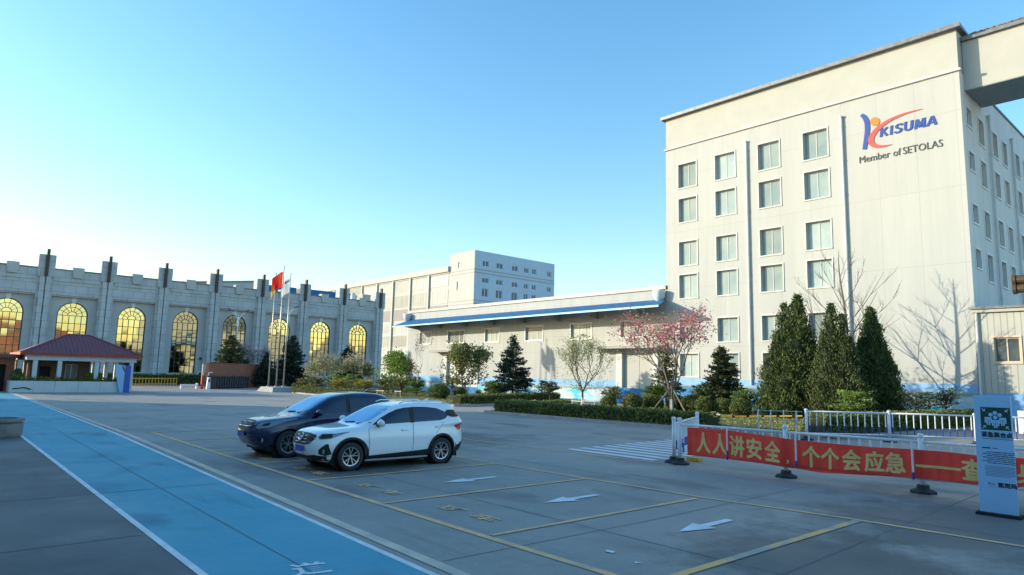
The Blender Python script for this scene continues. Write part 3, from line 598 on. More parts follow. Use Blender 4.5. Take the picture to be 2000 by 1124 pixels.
for z in (26.9, 27.7, 19.3, 20.1):
    m = MB(); m.box(99.9, 125.72, z, 127.5, 125.82, z+.22); m.box(99.9, 125.82, z, 100, 135.7, z+.22); m.build('band', 'farline', B)
# buildings outside the frame that shade the yard and stand in the hall's glass
B = thing('workshop_block', 'plain long block on the near side of the yard that shades it', 'workshop', (-17, 20, 0))
m = MB(); m.box(-26, -60, 0, -9, 68.5, 13.9); m.build('wall', 'cream', B); MB().box(-26.2, -60.2, 13.9, -8.8, 68.7, 14.2).build('roof', 'roofgrey', B)
for k in range(14):
    y = -52+9*k; f = MB(); f.box(-9, y, 3, -8.94, y+4, 6); fo = f.build('window', 'mullion', B); MB().box(-8.94, y+.1, 3.1, -8.92, y+3.9, 5.9).build('pane', 'dimglass', fo)
B = thing('brick_works', 'row of pale and brick works buildings mirrored in the hall windows', 'factory', (90, -95, 0))
for k in range(9):
    x = -90+34*k; h = (13, 17, 11, 18, 14, 19, 12, 16, 13)[k]; MB().box(x, -110-3*(k % 3), 0, x+33.5, -95-3*(k % 3), h).build('wall', ('cream', 'cream', 'cream', 'brick', 'cream', 'windowbrown', 'cream', 'spandrel', 'cream')[k], B)
    for z in np.arange(2.5, h-2.5, 4.2):
        w = MB()
        for q in range(7): w.box(x+1.5+4.6*q, -95-3*(k % 3), z, x+4.2+4.6*q, -94.9-3*(k % 3), z+2)
        w.build('window_band', 'dimglass', B)
# ------------------------------------------------------------------ cars: bodies lofted from horizontal outlines, panels laid on the same surface
class Body:
    def __init__(s, tab):
        s.t = np.array(tab, float)          # rows: z, front x, rear x, half width, corner exponent
    def at(s, z):
        t = s.t; z = min(max(z, t[0, 0]), t[-1, 0]); i = min(max(np.searchsorted(t[:, 0], z)-1, 0), len(t)-2)
        z0, z1 = t[i, 0], t[i+1, 0]; u = (z-z0)/(z1-z0); out = []
        for k in range(1, 5):
            p0, p1, p2, p3 = t[max(i-1, 0), k], t[i, k], t[i+1, k], t[min(i+2, len(t)-1), k]
            h = z1-z0; m1 = (p2-p0)/(t[i+1, 0]-t[max(i-1, 0), 0]); m2 = (p3-p1)/(t[min(i+2, len(t)-1), 0]-t[i, 0])
            d = (p2-p1)/h
            if d == 0: m1 = m2 = 0
            else:
                m1 = 0 if m1*d < 0 else math.copysign(min(abs(m1), 3*abs(d)), d); m2 = 0 if m2*d < 0 else math.copysign(min(abs(m2), 3*abs(d)), d)
            out.append((2*u**3-3*u**2+1)*p1+(u**3-2*u**2+u)*h*m1+(-2*u**3+3*u**2)*p2+(u**3-u**2)*h*m2)
        return out
    def side(s, x, z):
        f, r, w, n = s.at(z); a = (r-f)/2; q = min(abs((x-(f+r)/2)/a), .999); return w*(1-q**n)**(1/n)
    def front(s, y, z):
        f, r, w, n = s.at(z); q = min(abs(y/w), .999); return (f+r)/2-(r-f)/2*(1-q**n)**(1/n)
    def rear(s, y, z):
        f, r, w, n = s.at(z); q = min(abs(y/w), .999); return (f+r)/2+(r-f)/2*(1-q**n)**(1/n)
    def mesh(s, sub=5, n=72):
        mb = MB(); zs = []
        for i in range(len(s.t)-1): zs += list(np.linspace(s.t[i, 0], s.t[i+1, 0], sub, endpoint=False))
        zs.append(s.t[-1, 0])
        for z in zs:
            f, r, w, e = s.at(z)
            for k in range(n):
                a = 2*math.pi*(k+.5)/n; c, q = math.cos(a), math.sin(a)
                mb.v.append(((f+r)/2+(r-f)/2*math.copysign(abs(c)**(2/e), c), w*math.copysign(abs(q)**(2/e), q), z))
        for i in range(len(zs)-1):
            for k in range(n): mb.f.append((i*n+k, i*n+(k+1) % n, (i+1)*n+(k+1) % n, (i+1)*n+k))
        mb.f.append(tuple(range(n-1, -1, -1))); mb.f.append(tuple((len(zs)-1)*n+k for k in range(n)))
        return mb
def skin(poly, fn, cuts=4):
    """a 2-D outline meshed finely and laid on a surface by fn(u, v)"""
    bm = bmesh.new(); vs = [bm.verts.new((p[0], p[1], 0)) for p in poly]
    for t in tessellate_polygon([[Vector((p[0], p[1], 0)) for p in poly]]): bm.faces.new([vs[i] for i in t])
    for _ in range(cuts):
        L = [e for e in bm.edges if e.calc_length() > .09]
        if not L: break
        bmesh.ops.subdivide_edges(bm, edges=L, cuts=1, use_grid_fill=False); bmesh.ops.triangulate(bm, faces=bm.faces[:])
    bm.verts.index_update(); mb = MB(); mb.add([fn(v.co.x, v.co.y) for v in bm.verts], [[v.index for v in f.verts] for f in bm.faces]); bm.free()
    return mb
def smooth_poly(pts, k=2):
    for _ in range(k):
        q = []
        for a, b in zip(pts, pts[1:]+pts[:1]): q += [(a[0]*.78+b[0]*.22, a[1]*.78+b[1]*.22), (a[0]*.22+b[0]*.78, a[1]*.22+b[1]*.78)]
        pts = q
    return pts
def car(tab, spec, paint, label, loc, sc):
    R = thing('parked_car', label, 'car', loc); R.scale = sc
    B = Body(tab); wf, wr, wrad, track = spec['wheels']
    bm = B.mesh(); me = bpy.data.meshes.new('body'); me.from_pydata(bm.v, [], bm.f)
    bo = link('body', me, paint); cut = MB()
    for x in (wf, wr):
        for sg in (-1, 1):
            y0, y1 = sg*(track-.34), sg*1.1
            cut.tube([(x, min(y0, y1), wrad), (x, max(y0, y1), wrad)], wrad+.055, 36)
    cm = bpy.data.meshes.new('c'); cm.from_pydata(cut.v, [], cut.f); co = bpy.data.objects.new('c', cm); COL.objects.link(co)
    md = bo.modifiers.new('b', 'BOOLEAN'); md.object = co; md.solver = 'EXACT'
    nm = bpy.data.meshes.new_from_object(bo.evaluated_get(bpy.context.evaluated_depsgraph_get())); bo.modifiers.clear(); bo.data = nm
    bpy.data.objects.remove(co); nm.polygons.foreach_set('use_smooth', [True]*len(nm.polygons)); nm.set_sharp_from_angle(angle=math.radians(32)); bo.parent = R
    def sd(poly, nmae, m, off=.006, par=R, sides=(-1, 1)):
        out = []
        for sg in sides:
            out.append(skin(poly, lambda x, z: (x, sg*(B.side(x, z)+off), z)).build(nmae, m, par, smooth=True, world=False))
        return out
    def fr(poly, nmae, m, off=.006, par=R, mirror=False):
        mb = skin(poly, lambda y, z: (B.front(y, z)-off, y, z))
        if mirror: k = skin([(-p[0], p[1]) for p in poly], lambda y, z: (B.front(y, z)-off, y, z)); mb.add(k.v, k.f)
        return mb.build(nmae, m, par, smooth=True, world=False)
    def rr(poly, nmae, m, off=.006, par=R): return skin(poly, lambda y, z: (B.rear(y, z)+off, y, z)).build(nmae, m, par, smooth=True, world=False)
    line = lambda pts, w: [(p[0]-w*.5*n[0], p[1]-w*.5*n[1]) for p, n in pts]
    # wheels with tyre, rim and dark wells
    for x in (wf, wr):
        for sg in (-1, 1):
            yo = sg*track
            t = MB(); prof = [(.62*wrad, .0), (.70*wrad, .018), (.93*wrad, .022), (.985*wrad, .0), (wrad, -.03), (wrad, -.17), (.95*wrad, -.2), (.62*wrad, -.2)]
            t.lathe([(r, yo+sg*h) for r, h in prof], (x, 0, wrad), 40, 'y'); w = t.build('wheel', 'rubber', R, smooth=True, world=False)
            d = MB(); d.lathe([(.0, yo-sg*.10), (.64*wrad, yo-sg*.09)], (x, 0, wrad), 28, 'y'); d.build('brake_disc', 'dark', w, world=False)
            q = MB(); q.lathe([(.645*wrad, yo-sg*.07), (.66*wrad, yo+sg*.012), (.60*wrad, yo+sg*.006), (.585*wrad, yo-sg*.05)], (x, 0, wrad), 40, 'y')
            q.lathe([(0, yo+sg*.0), (.1*wrad, yo-sg*.002), (.15*wrad, yo-sg*.03)], (x, 0, wrad), 16, 'y')
            for k in range(5):
                for dv in (-.16, .16):
                    a0 = 2*math.pi*k/5+.3; a1 = a0+dv*1.55
                    p0 = Vector((x+.10*wrad*math.cos(a0), yo-sg*.02, wrad+.10*wrad*math.sin(a0))); p1 = Vector((x+.63*wrad*math.cos(a1), yo-sg*.005, wrad+.63*wrad*math.sin(a1)))
                    dd = (p1-p0).normalized(); nn = Vector((-dd.z, 0, dd.x)); wd = (.024*wrad, .036*wrad)
                    q.prism([p0-nn*wd[0], p0+nn*wd[0], p1+nn*wd[1], p1-nn*wd[1]], (0, -sg*.03, 0))
            q.build('rim', 'rim', w, world=False)
            l = MB(); l.lathe([(wrad+.05, sg*(track-.33)), (wrad+.05, sg*(B.side(x, wrad+.1)-.02))], (x, 0, wrad), 30, 'y'); l.lathe([(0, sg*(track-.325)), (wrad+.05, sg*(track-.325))], (x, 0, wrad), 30, 'y'); l.build('wheel_well', 'dark', R, world=False)
    # cladding: arches and sill
    if spec.get('cladding', 1):
        for x in (wf, wr):
            ri, ro = wrad+.05, wrad+.12; a0, a1 = -.32, math.pi+.32; A = np.linspace(a0, a1, 26)
            for sg in (-1, 1):
                mb = MB(); V = []
                for a in A:
                    for r_, o in ((ri, .0), (ri, .018), (ro, .018), (ro, -.005)):
                        px, pz = x+r_*math.cos(a), max(wrad+r_*math.sin(a), .24); V.append((px, sg*(B.side(px, pz)+o), pz))
                mb.add(V, [(i*4+k, i*4+k+1, i*4+k+5, i*4+k+4) for i in range(25) for k in range(3)]); mb.build('wheel_arch', 'plastic', R, smooth=True, world=False)
        sd([(wf+wrad+.09, .25), (wr-wrad-.09, .25), (wr-wrad-.09, .42), (wr-wrad-.4, .40), (wf+wrad+.09, .34)], 'sill', 'plastic', .014)
        fr([(-.80, .25), (.80, .25), (.84, .36), (.55, .40), (.3, .36), (-.3, .36), (-.55, .40), (-.84, .36)], 'lower_bumper', 'plastic', .012)
        rr([(-.8, .3), (.8, .3), (.84, .52), (.5, .56), (-.5, .56), (-.84, .52)], 'rear_bumper', 'plastic', .012)
        sd([(wr+wrad+.10, .30), (spec['L']-.22, .30), (spec['L']-.13, .55), (wr+wrad+.16, .45)], 'rear_bumper_side', 'plastic', .012)
    u = MB(); u.box(.45, -.80, .17, spec['L']-.4, .80, .30); u.build('underbody', 'dark', R, world=False)
    # glass
    fr(spec['screen'], 'windscreen', 'screen', .004)
    for poly in spec['glass']: sd(poly, 'side_window', 'carglass', .004)
    for poly in spec['pillars']: sd(poly, 'pillar', 'plastic', .008)
    rr(spec['rearglass'], 'rear_window', 'carglass', .005)
    # seams, handles, mirrors
    for pts in spec['seams']:
        poly = [(p[0]-.006, p[1]) for p in pts]+[(p[0]+.006, p[1]) for p in reversed(pts)]; sd(poly, 'door_seam', 'dark', .003)
    for x, z in spec['handles']:
        for sg in (-1, 1):
            m = MB(); m.tube([(x-.1, sg*(B.side(x, z)+.0), z), (x-.08, sg*(B.side(x, z)+.03), z), (x+.08, sg*(B.side(x, z)+.03), z+.005), (x+.1, sg*B.side(x, z), z+.005)], .016, 6); m.build('door_handle', paint, R, smooth=True, world=False)
    mx, mz = spec['mirror']
    for sg in (-1, 1):
        m = MB(); yb = sg*(B.side(mx, mz)-.02)
        m.lathe([(0, -.12), (.07, -.11), (.105, -.06), (.115, 0), (.09, .05), (0, .06)], (0, 0, 0), 14)
        m.v = [(mx+v[2]*.75, yb+sg*(.17+v[0]*1.15), mz+.07+v[1]*.78) for v in m.v]; mo = m.build('mirror', paint, R, smooth=True, world=False)
        m = MB(); m.prism([(mx-.05, yb, mz-.03), (mx+.06, yb, mz-.03), (mx+.05, yb, mz+.03), (mx-.04, yb, mz+.03)], (0, sg*.16, .03)); m.lathe([(0, 0), (.06, .0), (.1, .045)], (mx, yb+sg*.17, mz-.01), 12); m.build('mirror_arm', 'plastic', mo, world=False)
    # front
    g = fr(spec['grille'], 'grille', 'plastic', .012)
    for pts, w, o in spec['bars']:
        mb = MB()
        for sg in ((1, -1) if pts[0][0] >= 0 else (1,)):
            P = [(B.front(sg*y, z)-o, sg*y, z) for y, z in pts]; mb.tube(P, w, 6)
        mb.build('grille_bar', 'chrome', g, smooth=True, world=False)
    em = MB(); ez = spec['emblem']
    if spec['emblem_kind'] == 'ring':
        em.tube([(B.front(.1*math.cos(a), ez+.075*math.sin(a))-.035, .1*math.cos(a), ez+.075*math.sin(a)) for a in np.linspace(.5, 2*math.pi-.1, 22)], .014, 6); em.tube([(B.front(.0, ez)-.035, -.1, ez), (B.front(0, ez)-.035, .02, ez)], .012, 6)
    else: em.prism([(B.front(0, ez)-.03, -.12, ez-.025), (B.front(0, ez)-.03, -.04, ez-.045), (B.front(0, ez)-.03, .12, ez+.0), (B.front(0, ez)-.03, .12, ez+.03), (B.front(0, ez)-.03, .04, ez+.045), (B.front(0, ez)-.03, -.12, ez+.01)], (-.012, 0, 0))
    em.build('emblem', 'chrome', R, world=False)
    pz = spec['plate']; m = MB(); px = B.front(0, pz)-.03; m.box(px-.012, -.22, pz-.07, px, .22, pz+.07); m.build('number_plate', 'plate', R, world=False)
    for sg in (-1, 1):
        # headlamps wrap the corner: laid by angle round the outline
        def wrap(u, z, off=.008):
            f, r, w, n = B.at(z); a = math.pi-u; c, q = math.cos(a), math.sin(a); a_ = (r-f)/2
            return ((f+r)/2+(a_+off)*math.copysign(abs(c)**(2/n), c), sg*(w+off)*abs(q)**(2/n), z)
        h = skin(spec['headlamp'], wrap).build('headlight', 'lamp', R, smooth=True, world=False)
        skin(spec['lampinner'], lambda u, z: wrap(u, z, .014)).build('lamp_housing', 'plastic', h, smooth=True, world=False)
        if spec.get('fog'):
            fg = skin(spec['fog'], lambda u, z: wrap(u, z, .010)).build('fog_lamp_recess', 'plastic', R, smooth=True, world=False)
            m = MB(); p = wrap(*spec['fogc'], .02); m.lathe([(0, -.005), (.06, 0), (.065, .02)], (0, 0, 0), 14); m.v = [(p[0]+v[2], p[1]+v[0], p[2]+v[1]) for v in m.v]; m.build('fog_lamp', 'lamp', fg, world=False)
        def wrapr(u, z, off=.010):
            f, r, w, n = B.at(z); c, q = math.cos(u), math.sin(u); a_ = (r-f)/2
            return ((f+r)/2+(a_+off)*math.copysign(abs(c)**(2/n), c), sg*(w+off)*abs(q)**(2/n), z)
        skin(spec['tail'], wrapr).build('tail_light', 'tail', R, smooth=True, world=False)
    # roof rails, aerial fin, wipers
    for sg in (-1, 1):
        if spec.get('rails'):
            x0, x1, y, z = spec['rails']; m = MB(); m.tube([(x0, sg*y, z-.05), (x0+.12, sg*y, z), (x1-.3, sg*(y-.02), z+.005), (x1, sg*(y-.03), z-.07)], .018, 6); m.build('roof_rail', 'chrome', R, smooth=True, world=False)
    for y in (-.38, .22):
        m = MB(); z0, z1 = spec['wiper']; m.tube([(B.front(y, z0)-.02, y, z0), (B.front(y-.38, z1)-.02, y-.38, z1)], .014, 5); m.build('wiper', 'plastic', R, world=False)
    if spec.get('fin'):
        x, z = spec['fin']; m = MB(); m.prism([(x-.1, -.02, z), (x+.1, -.02, z-.02), (x+.09, -.02, z+.07)], (0, .04, 0)); m.build('aerial', paint, R, world=False)
    return R
def dlo(*p): return smooth_poly(list(p), 2)
TAB_W = [(.20, .34, 4.30, .80, 5), (.30, .12, 4.40, .885, 4.6), (.45, .04, 4.47, .925, 4.4), (.62, .0, 4.51, .932, 4.3), (.76, .03, 4.51, .928, 4.2), (.88, .10, 4.49, .912, 4.2), (.94, .22, 4.47, .902, 4.2), (.985, .48, 4.45, .893, 4.4),
 (1.02, .80, 4.43, .886, 5), (1.05, 1.10, 4.42, .878, 6), (1.09, 1.27, 4.40, .865, 7), (1.20, 1.47, 4.33, .825, 7), (1.35, 1.76, 4.20, .765, 6.5), (1.47, 2.02, 4.16, .712, 6), (1.54, 2.24, 4.12, .670, 5.5), (1.59, 2.50, 3.95, .61, 5), (1.625, 2.85, 3.6, .47, 4), (1.635, 3.1, 3.3, .25, 3)]
SPEC_W = dict(L=4.51, wheels=(.90, 3.55, .345, .875), cladding=1,
 screen=smooth_poly([(-.70, 1.10), (.70, 1.10), (.575, 1.505), (.3, 1.53), (-.3, 1.53), (-.575, 1.505)], 1),
 glass=[[(1.48, 1.085), (2.56, 1.12), (2.58, 1.50), (2.42, 1.49), (2.2, 1.445), (1.98, 1.365), (1.7, 1.235)], [(2.68, 1.122), (3.52, 1.15), (3.68, 1.19), (3.80, 1.28), (3.68, 1.38), (3.45, 1.465), (3.1, 1.505), (2.69, 1.51)]],
 pillars=[[(2.555, 1.11), (2.69, 1.115), (2.70, 1.505), (2.57, 1.50)], dlo((3.80, 1.22), (4.28, 1.23), (4.12, 1.42), (3.68, 1.42))],
 rearglass=[(-.6, 1.14), (.6, 1.14), (.52, 1.42), (-.52, 1.42)],
 seams=[[(1.36, .45), (1.34, .95), (1.40, 1.06)], [(2.62, .42), (2.63, 1.10)], [(3.34, .80), (3.62, 1.10)]],
 handles=[(2.38, .93), (3.42, .98)], mirror=(1.62, 1.06),
 grille=smooth_poly([(-.52, .90), (.52, .90), (.60, .80), (.42, .62), (-.42, .62), (-.60, .80)], 1),
 bars=[([(0, .84), (.2, .83), (.52, .87)], .010, .012), ([(0, .76), (.22, .75), (.56, .80)], .010, .012), ([(0, .68), (.2, .675), (.48, .70)], .010, .012)], emblem=.80, emblem_kind='ring', plate=.52,
 headlamp=[(.44, .83), (.50, .90), (.86, .905), (1.02, .935), (1.10, .935), (.98, .86), (.80, .78), (.52, .765)], lampinner=[(.50, .80), (.53, .885), (.80, .895), (.84, .81), (.62, .785)],
 fog=[(.50, .42), (.52, .52), (.74, .66), (.80, .66), (.86, .42), (.7, .38)], fogc=(.64, .48),
 tail=[(.62, .90), (.60, 1.04), (.84, 1.06), (1.02, 1.0), (.90, .95), (.82, .86)], rails=(2.35, 3.9, .60, 1.645), wiper=(1.10, 1.13), fin=(3.55, 1.63))
car(TAB_W, SPEC_W, 'paintwhite', 'white compact SUV with black sills and a blue number plate in a yellow bay', (6.95, 14.98, .005), (.962, .93, .94))
TAB_N = [(.22, .40, 4.40, .80, 4.6), (.32, .16, 4.52, .89, 4.2), (.48, .05, 4.60, .925, 4.0), (.66, .0, 4.63, .935, 3.9), (.80, .05, 4.62, .93, 3.8), (.92, .14, 4.60, .92, 3.8), (.99, .34, 4.58, .91, 3.9), (1.035, .66, 4.56, .90, 4.3),
 (1.07, 1.0, 4.54, .89, 5), (1.10, 1.22, 4.52, .88, 6), (1.15, 1.36, 4.50, .865, 7), (1.26, 1.55, 4.42, .825, 7), (1.42, 1.84, 4.30, .765, 6.5), (1.55, 2.10, 4.18, .715, 6), (1.63, 2.36, 4.02, .66, 5.2), (1.68, 2.66, 3.80, .58, 4.6), (1.71, 3.0, 3.5, .42, 4), (1.72, 3.2, 3.35, .2, 3)]
SPEC_N = dict(L=4.63, wheels=(.95, 3.62, .355, .875), cladding=0,
 screen=smooth_poly([(-.70, 1.16), (.70, 1.16), (.585, 1.59), (.3, 1.62), (-.3, 1.62), (-.585, 1.59)], 1),
 glass=[[(1.58, 1.145), (2.64, 1.165), (2.66, 1.585), (2.5, 1.575), (2.25, 1.525), (2.0, 1.42), (1.78, 1.28)], [(2.76, 1.17), (3.66, 1.195), (3.60, 1.53), (3.2, 1.58), (2.77, 1.59)], dlo((3.74, 1.20), (4.2, 1.23), (4.06, 1.42), (3.70, 1.50))],
 pillars=[[(2.64, 1.16), (2.77, 1.165), (2.78, 1.58), (2.66, 1.575)]], rearglass=[(-.6, 1.2), (.6, 1.2), (.52, 1.5), (-.52, 1.5)],
 seams=[[(1.42, .45), (1.42, .98), (1.5, 1.1)], [(2.70, .42), (2.70, 1.15)], [(3.40, .82), (3.66, 1.15)]], handles=[(2.46, .98), (3.46, 1.0)], mirror=(1.72, 1.10),
 grille=smooth_poly([(-.42, .97), (.42, .97), (.48, .86), (.38, .72), (-.38, .72), (-.48, .86)], 1),
 bars=[([(0, .81), (.25, .81), (.42, .83)], .022, .02), ([(0, .93), (.25, .93), (.40, .93)], .012, .02)], emblem=.885, emblem_kind='tie', plate=.60,
 headlamp=[(.40, .80), (.46, .92), (.86, 1.0), (1.08, 1.03), (1.12, 1.01), (.98, .90), (.76, .80), (.5, .76)], lampinner=[(.56, .84), (.6, .9), (.74, .93), (.76, .85)],
 fog=[(.50, .42), (.52, .52), (.74, .56), (.80, .52), (.78, .42), (.7, .38)], fogc=(.62, .47),
 tail=[(.62, .92), (.60, 1.08), (.84, 1.12), (1.02, 1.08), (.90, .98), (.82, .88)], wiper=(1.16, 1.18), fin=(3.7, 1.71))
car(TAB_N, SPEC_N, 'paintnavy', 'dark navy SUV parked behind the white one with its nose showing', (6.72, 17.98, .005), (.965, .965, .975))
# ------------------------------------------------------------------ gate lodge and the things round it
B = thing('gate_lodge', 'small gate lodge with a maroon hipped roof and pale columns', 'gatehouse', (11.2, 70.5, 0))
rf = MB(); E0, E1 = (6.85, 67.2), (15.75, 74.6)
ev = [(E0[0], E0[1], 3.2), (E1[0], E0[1], 3.2), (E1[0], E1[1], 3.2), (E0[0], E1[1], 3.2)]; rd = [(10.45, 70.9, 4.95), (12.15, 70.9, 4.95)]
rf.quad(ev[0], ev[1], rd[1], rd[0]); rf.quad(ev[1], ev[2], rd[1]); rf.quad(ev[2], ev[3], rd[0], rd[1]); rf.quad(ev[3], ev[0], rd[0])
for k in range(29):
    x = E0[0]+.3*(k+.6); t = min(1, (x-E0[0])/(rd[0][0]-E0[0]), (E1[0]-x)/(E1[0]-rd[1][0])); rf.tube([(x, E0[1], 3.22), (x, E0[1]+3.7*t, 3.22+1.75*t)], .035, 4)
rf.build('roof', 'rooftile', B)
m = MB()
for a, b in ((ev[0], rd[0]), (ev[1], rd[1]), (rd[0], rd[1])): m.tube([a, b], .09, 6)
m.build('ridge_cap', 'rooftile', B)
m = MB(); m.box(E0[0]-.02, E0[1]-.05, 3.02, E1[0]+.02, E0[1], 3.24); m.box(E0[0]-.05, E0[1], 3.02, E0[0], E1[1], 3.24); m.box(E1[0], E0[1], 3.02, E1[0]+.05, E1[1], 3.24); m.build('fascia', 'redfascia', B)
MB().box(7.3, 67.55, 2.62, 15.4, 74.3, 3.1).build('beam', 'lightgrey', B)
for x, y in ((7.95, 67.8), (9.65, 67.8), (12.35, 67.8), (15.05, 67.8), (7.95, 73.6), (15.05, 73.6), (14.2, 73.6), (13.2, 73.6)):
    m = MB(); m.box(x-.16, y-.16, 0, x+.16, y+.16, 2.62); m.build('column', 'lightgrey', B, bevel=.02)
m = holed(MB(), 'y', 69.6, 8.0, 12.2, 0, 2.65, [(8.5, 9.3, .1, 2.1), (10.35, 11.25, 1.1, 2.35)], .2); m.quad((8.0, 69.6, 0), (8.0, 73.5, 0), (8.0, 73.5, 2.65), (8.0, 69.6, 2.65)); m.quad((12.2, 69.6, 0), (12.2, 73.5, 0), (12.2, 73.5, 2.65), (12.2, 69.6, 2.65)); m.quad((8, 73.5, 0), (12.2, 73.5, 0), (12.2, 73.5, 2.65), (8, 73.5, 2.65)); m.build('wall', 'lodgewall', B)
window(B, 'y', 69.6, 10.35, 11.25, 1.1, 2.35, frame='mullion', pane='curtain', depth=.15, t=.05); MB().box(8.5, 69.78, .1, 9.3, 69.82, 2.1).build('door', 'dark', B)
B = thing('planter_wall', 'pale stone planter wall with a dark wave mark in front of the lodge', 'planter wall', (10.5, 67.2, 0))
m = MB()
for k, (a, b) in enumerate(((6.35, 7.9), (7.92, 9.35), (9.37, 11.0), (11.02, 12.6), (12.62, 14.35))): m.box(a, 66.9, 0, b, 67.25, .92)
m.box(6.35, 67.25, 0, 6.6, 69.4, .92); m.build('wall', 'lightgrey', B)
MB().box(6.4, 67.26, .6, 14.3, 67.5, .93).build('soil_bed', 'hedgecore', B)
m = MB(); m.tube([(6.55+k*.1, 66.88, .28+.12*math.exp(-((k-6)/2.4)**2)+.03*math.sin(k*.9)) for k in range(13)], .045, 5); m.build('wave_mark', 'dark', B)
hp = thing('hedge', 'low dark planting along the top of the lodge planter wall', 'hedge', (10.4, 67.4, .9))
P = np.c_[rng.uniform(6.9, 14.2, 2200), rng.uniform(67.25, 67.5, 2200), .92+.22*rng.random(2200)**1.5*(1+.8*np.sin(rng.uniform(0, 6, 2200)))]
V, Fc = leaf_mesh(P, .14, .6); np_obj('leaves', V-np.array([10.4, 67.4, .9]), Fc, 'hedge', hp)
def bush_pts(n, c, r, shell=.35):
    d = G(n); d /= np.linalg.norm(d, axis=1, keepdims=True); return np.array(c)+d*np.array(r)*(1-shell*rng.random((n, 1)))
def bush(name, label, cat, loc, r, n, leaf, size=.16, stems=5, group=None, aspect=.55, core=None, bark='bark'):
    t = thing(name, label, cat, loc, group)
    st = MB()
    for k in range(stems):
        a = rng.uniform(0, 6.28); q = Vector((math.cos(a)*r[0]*.6, math.sin(a)*r[1]*.6, r[2]*rng.uniform(1.0, 1.6))); st.tube([(0, 0, 0), q*.5+Vector((rng.normal()*.06, rng.normal()*.06, .05)), q], [.035, .025, .01], 5)
    st.build('stems', bark, t, world=False)
    cl = bush_pts(max(8, n//70), (0, 0, r[2]*1.05), r, .8); idx = rng.integers(0, len(cl), n)
    P = cl[idx]+G(n)*np.array(r)*.17; P[:, 2] = np.maximum(P[:, 2], .08)
    V, Fc = leaf_mesh(P, size, aspect, upbias=.3); np_obj('foliage', V, Fc, leaf, t)
    return t
bush('shrub', 'leafy green shrub at the left end of the lodge planter wall', 'shrub', (6.9, 67.7, .7), (.65, .4, .55), 900, 'leafgreen', .22)
bush('shrub', 'small fern-like plant between the lodge columns', 'shrub', (11.9, 67.9, .7), (.35, .3, .5), 420, 'leafbright', .25)
B = thing('totem_sign', 'tall blue and white totem board by the right end of the lodge', 'sign', (14.5, 66.7, 0))
MB().box(14.35, 66.55, 0, 14.78, 66.8, 2.35).build('board', 'signblue', B)
m = MB(); m.prism([(13.55, 66.6, 2.1), (14.05, 66.6, .0), (14.33, 66.6, 0), (14.33, 66.6, 2.35), (13.6, 66.6, 2.45)], (0, .12, 0)); m.build('panel', 'signwhite', B)
m = MB(); m.prism([(14.05, 66.58, 2.3), (14.2, 66.58, 2.3), (14.31, 66.58, 1.75), (14.31, 66.58, 1.95)], (0, .02, 0)); m.build('stripe', 'logored', B)
B = thing('drum', 'orange drum beside the lodge corner column', 'drum', (14.95, 68.3, 0)); m = MB(); m.lathe([(0, 0), (.26, .02), (.27, .3), (.25, .32), (.27, .62), (.25, .64), (.26, .95), (0, .97)], (14.95, 68.3, 0), 16); m.build('barrel', 'orange', B, smooth=False); m = MB(); m.lathe([(.2, .97), (.1, 1.1), (.1, 1.35), (0, 1.36)], (14.95, 68.3, 0), 10); m.build('lid', 'dark', B)
B = thing('kiosk', 'brown brick hut with a dark doorway at the left edge', 'hut', (5, 70, 0))
m = holed(MB(), 'y', 69.5, 1.0, 6.75, 0, 2.75, [(4.2, 6.2, 0, 2.2)], .6); m.quad((6.75, 69.5, 0), (6.75, 74, 0), (6.75, 74, 2.75), (6.75, 69.5, 2.75)); m.build('wall', 'brick', B)
MB().box(.8, 69.1, 2.75, 7.0, 74.2, 3.05).build('roof', 'lodgewall', B); MB().box(4.2, 70.05, 0, 6.2, 70.1, 2.2).build('door', 'dark', B)
# yellow railing, gate, brick wall
B = thing('railing', 'low yellow railing between the lodge and the gate', 'railing', (22, 87, 0)); m = MB(); p0, p1 = Vector((19.3, 85.8, 0)), Vector((25.0, 89.5, 0))
for k in range(15):
    q = p0.lerp(p1, k/14); m.tube([q+Vector((0, 0, .05)), q+Vector((0, 0, 1.05))], .035, 5)
for z in (.32, .95): m.tube([p0+Vector((0, 0, z)), p1+Vector((0, 0, z))], .05, 5)
m.build('bars', 'bargold', B)
def hedge(label, p0, p1, w, h, n, base=.1, name='hedge', leaf='hedge', size=.11):
    p0, p1 = Vector((*p0, base)), Vector((*p1, base)); L = (p1-p0).length; c = (p0+p1)/2
    t = thing(name, label, 'hedge', c); d = (p1-p0).normalized(); nn = Vector((-d.y, d.x, 0))
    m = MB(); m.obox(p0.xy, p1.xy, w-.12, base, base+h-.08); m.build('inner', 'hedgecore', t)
    s = rng.uniform(-.5, .5, n)*L; a = rng.random(n); top = a < w/(w+2*h); u = rng.uniform(-.5, .5, n)*w; z = rng.random(n)*h
    side = np.where(rng.random(n) < .5, -1., 1.)*w/2
    u = np.where(top, u, side); z = np.where(top, h, z)
    bump = .035*np.sin(s*2.1)+.03*np.sin(s*5.3+1)
    P = np.outer(s, d)+np.outer(u*(1+bump), nn)+np.outer(z*(1+bump)+rng.normal(size=n)*.03, (0, 0, 1))+rng.normal(size=(n, 3))*.03
    V, Fc = leaf_mesh(P, size, .7, upbias=.25); np_obj('leaves', V, Fc, leaf, t); return t
hedge('dark hedge beyond the yellow railing in front of the hall', (17, 100), (46, 104), 1.5, 1.3, 2600, 0, size=.3)
hedge('clipped yellow green hedge strip beside the flagpole plinth', (29.6, 65.8), (30.4, 52), .9, .55, 3600)
hedge('long clipped hedge along the far side of the side road', (30.2, 39.6), (46.8, 45.6), .8, .62, 7000)
hedge('long clipped hedge behind the near kerb, left of the banner', (27.3, 31.3), (27.95, 17.2), 1.2, .62, 12000)
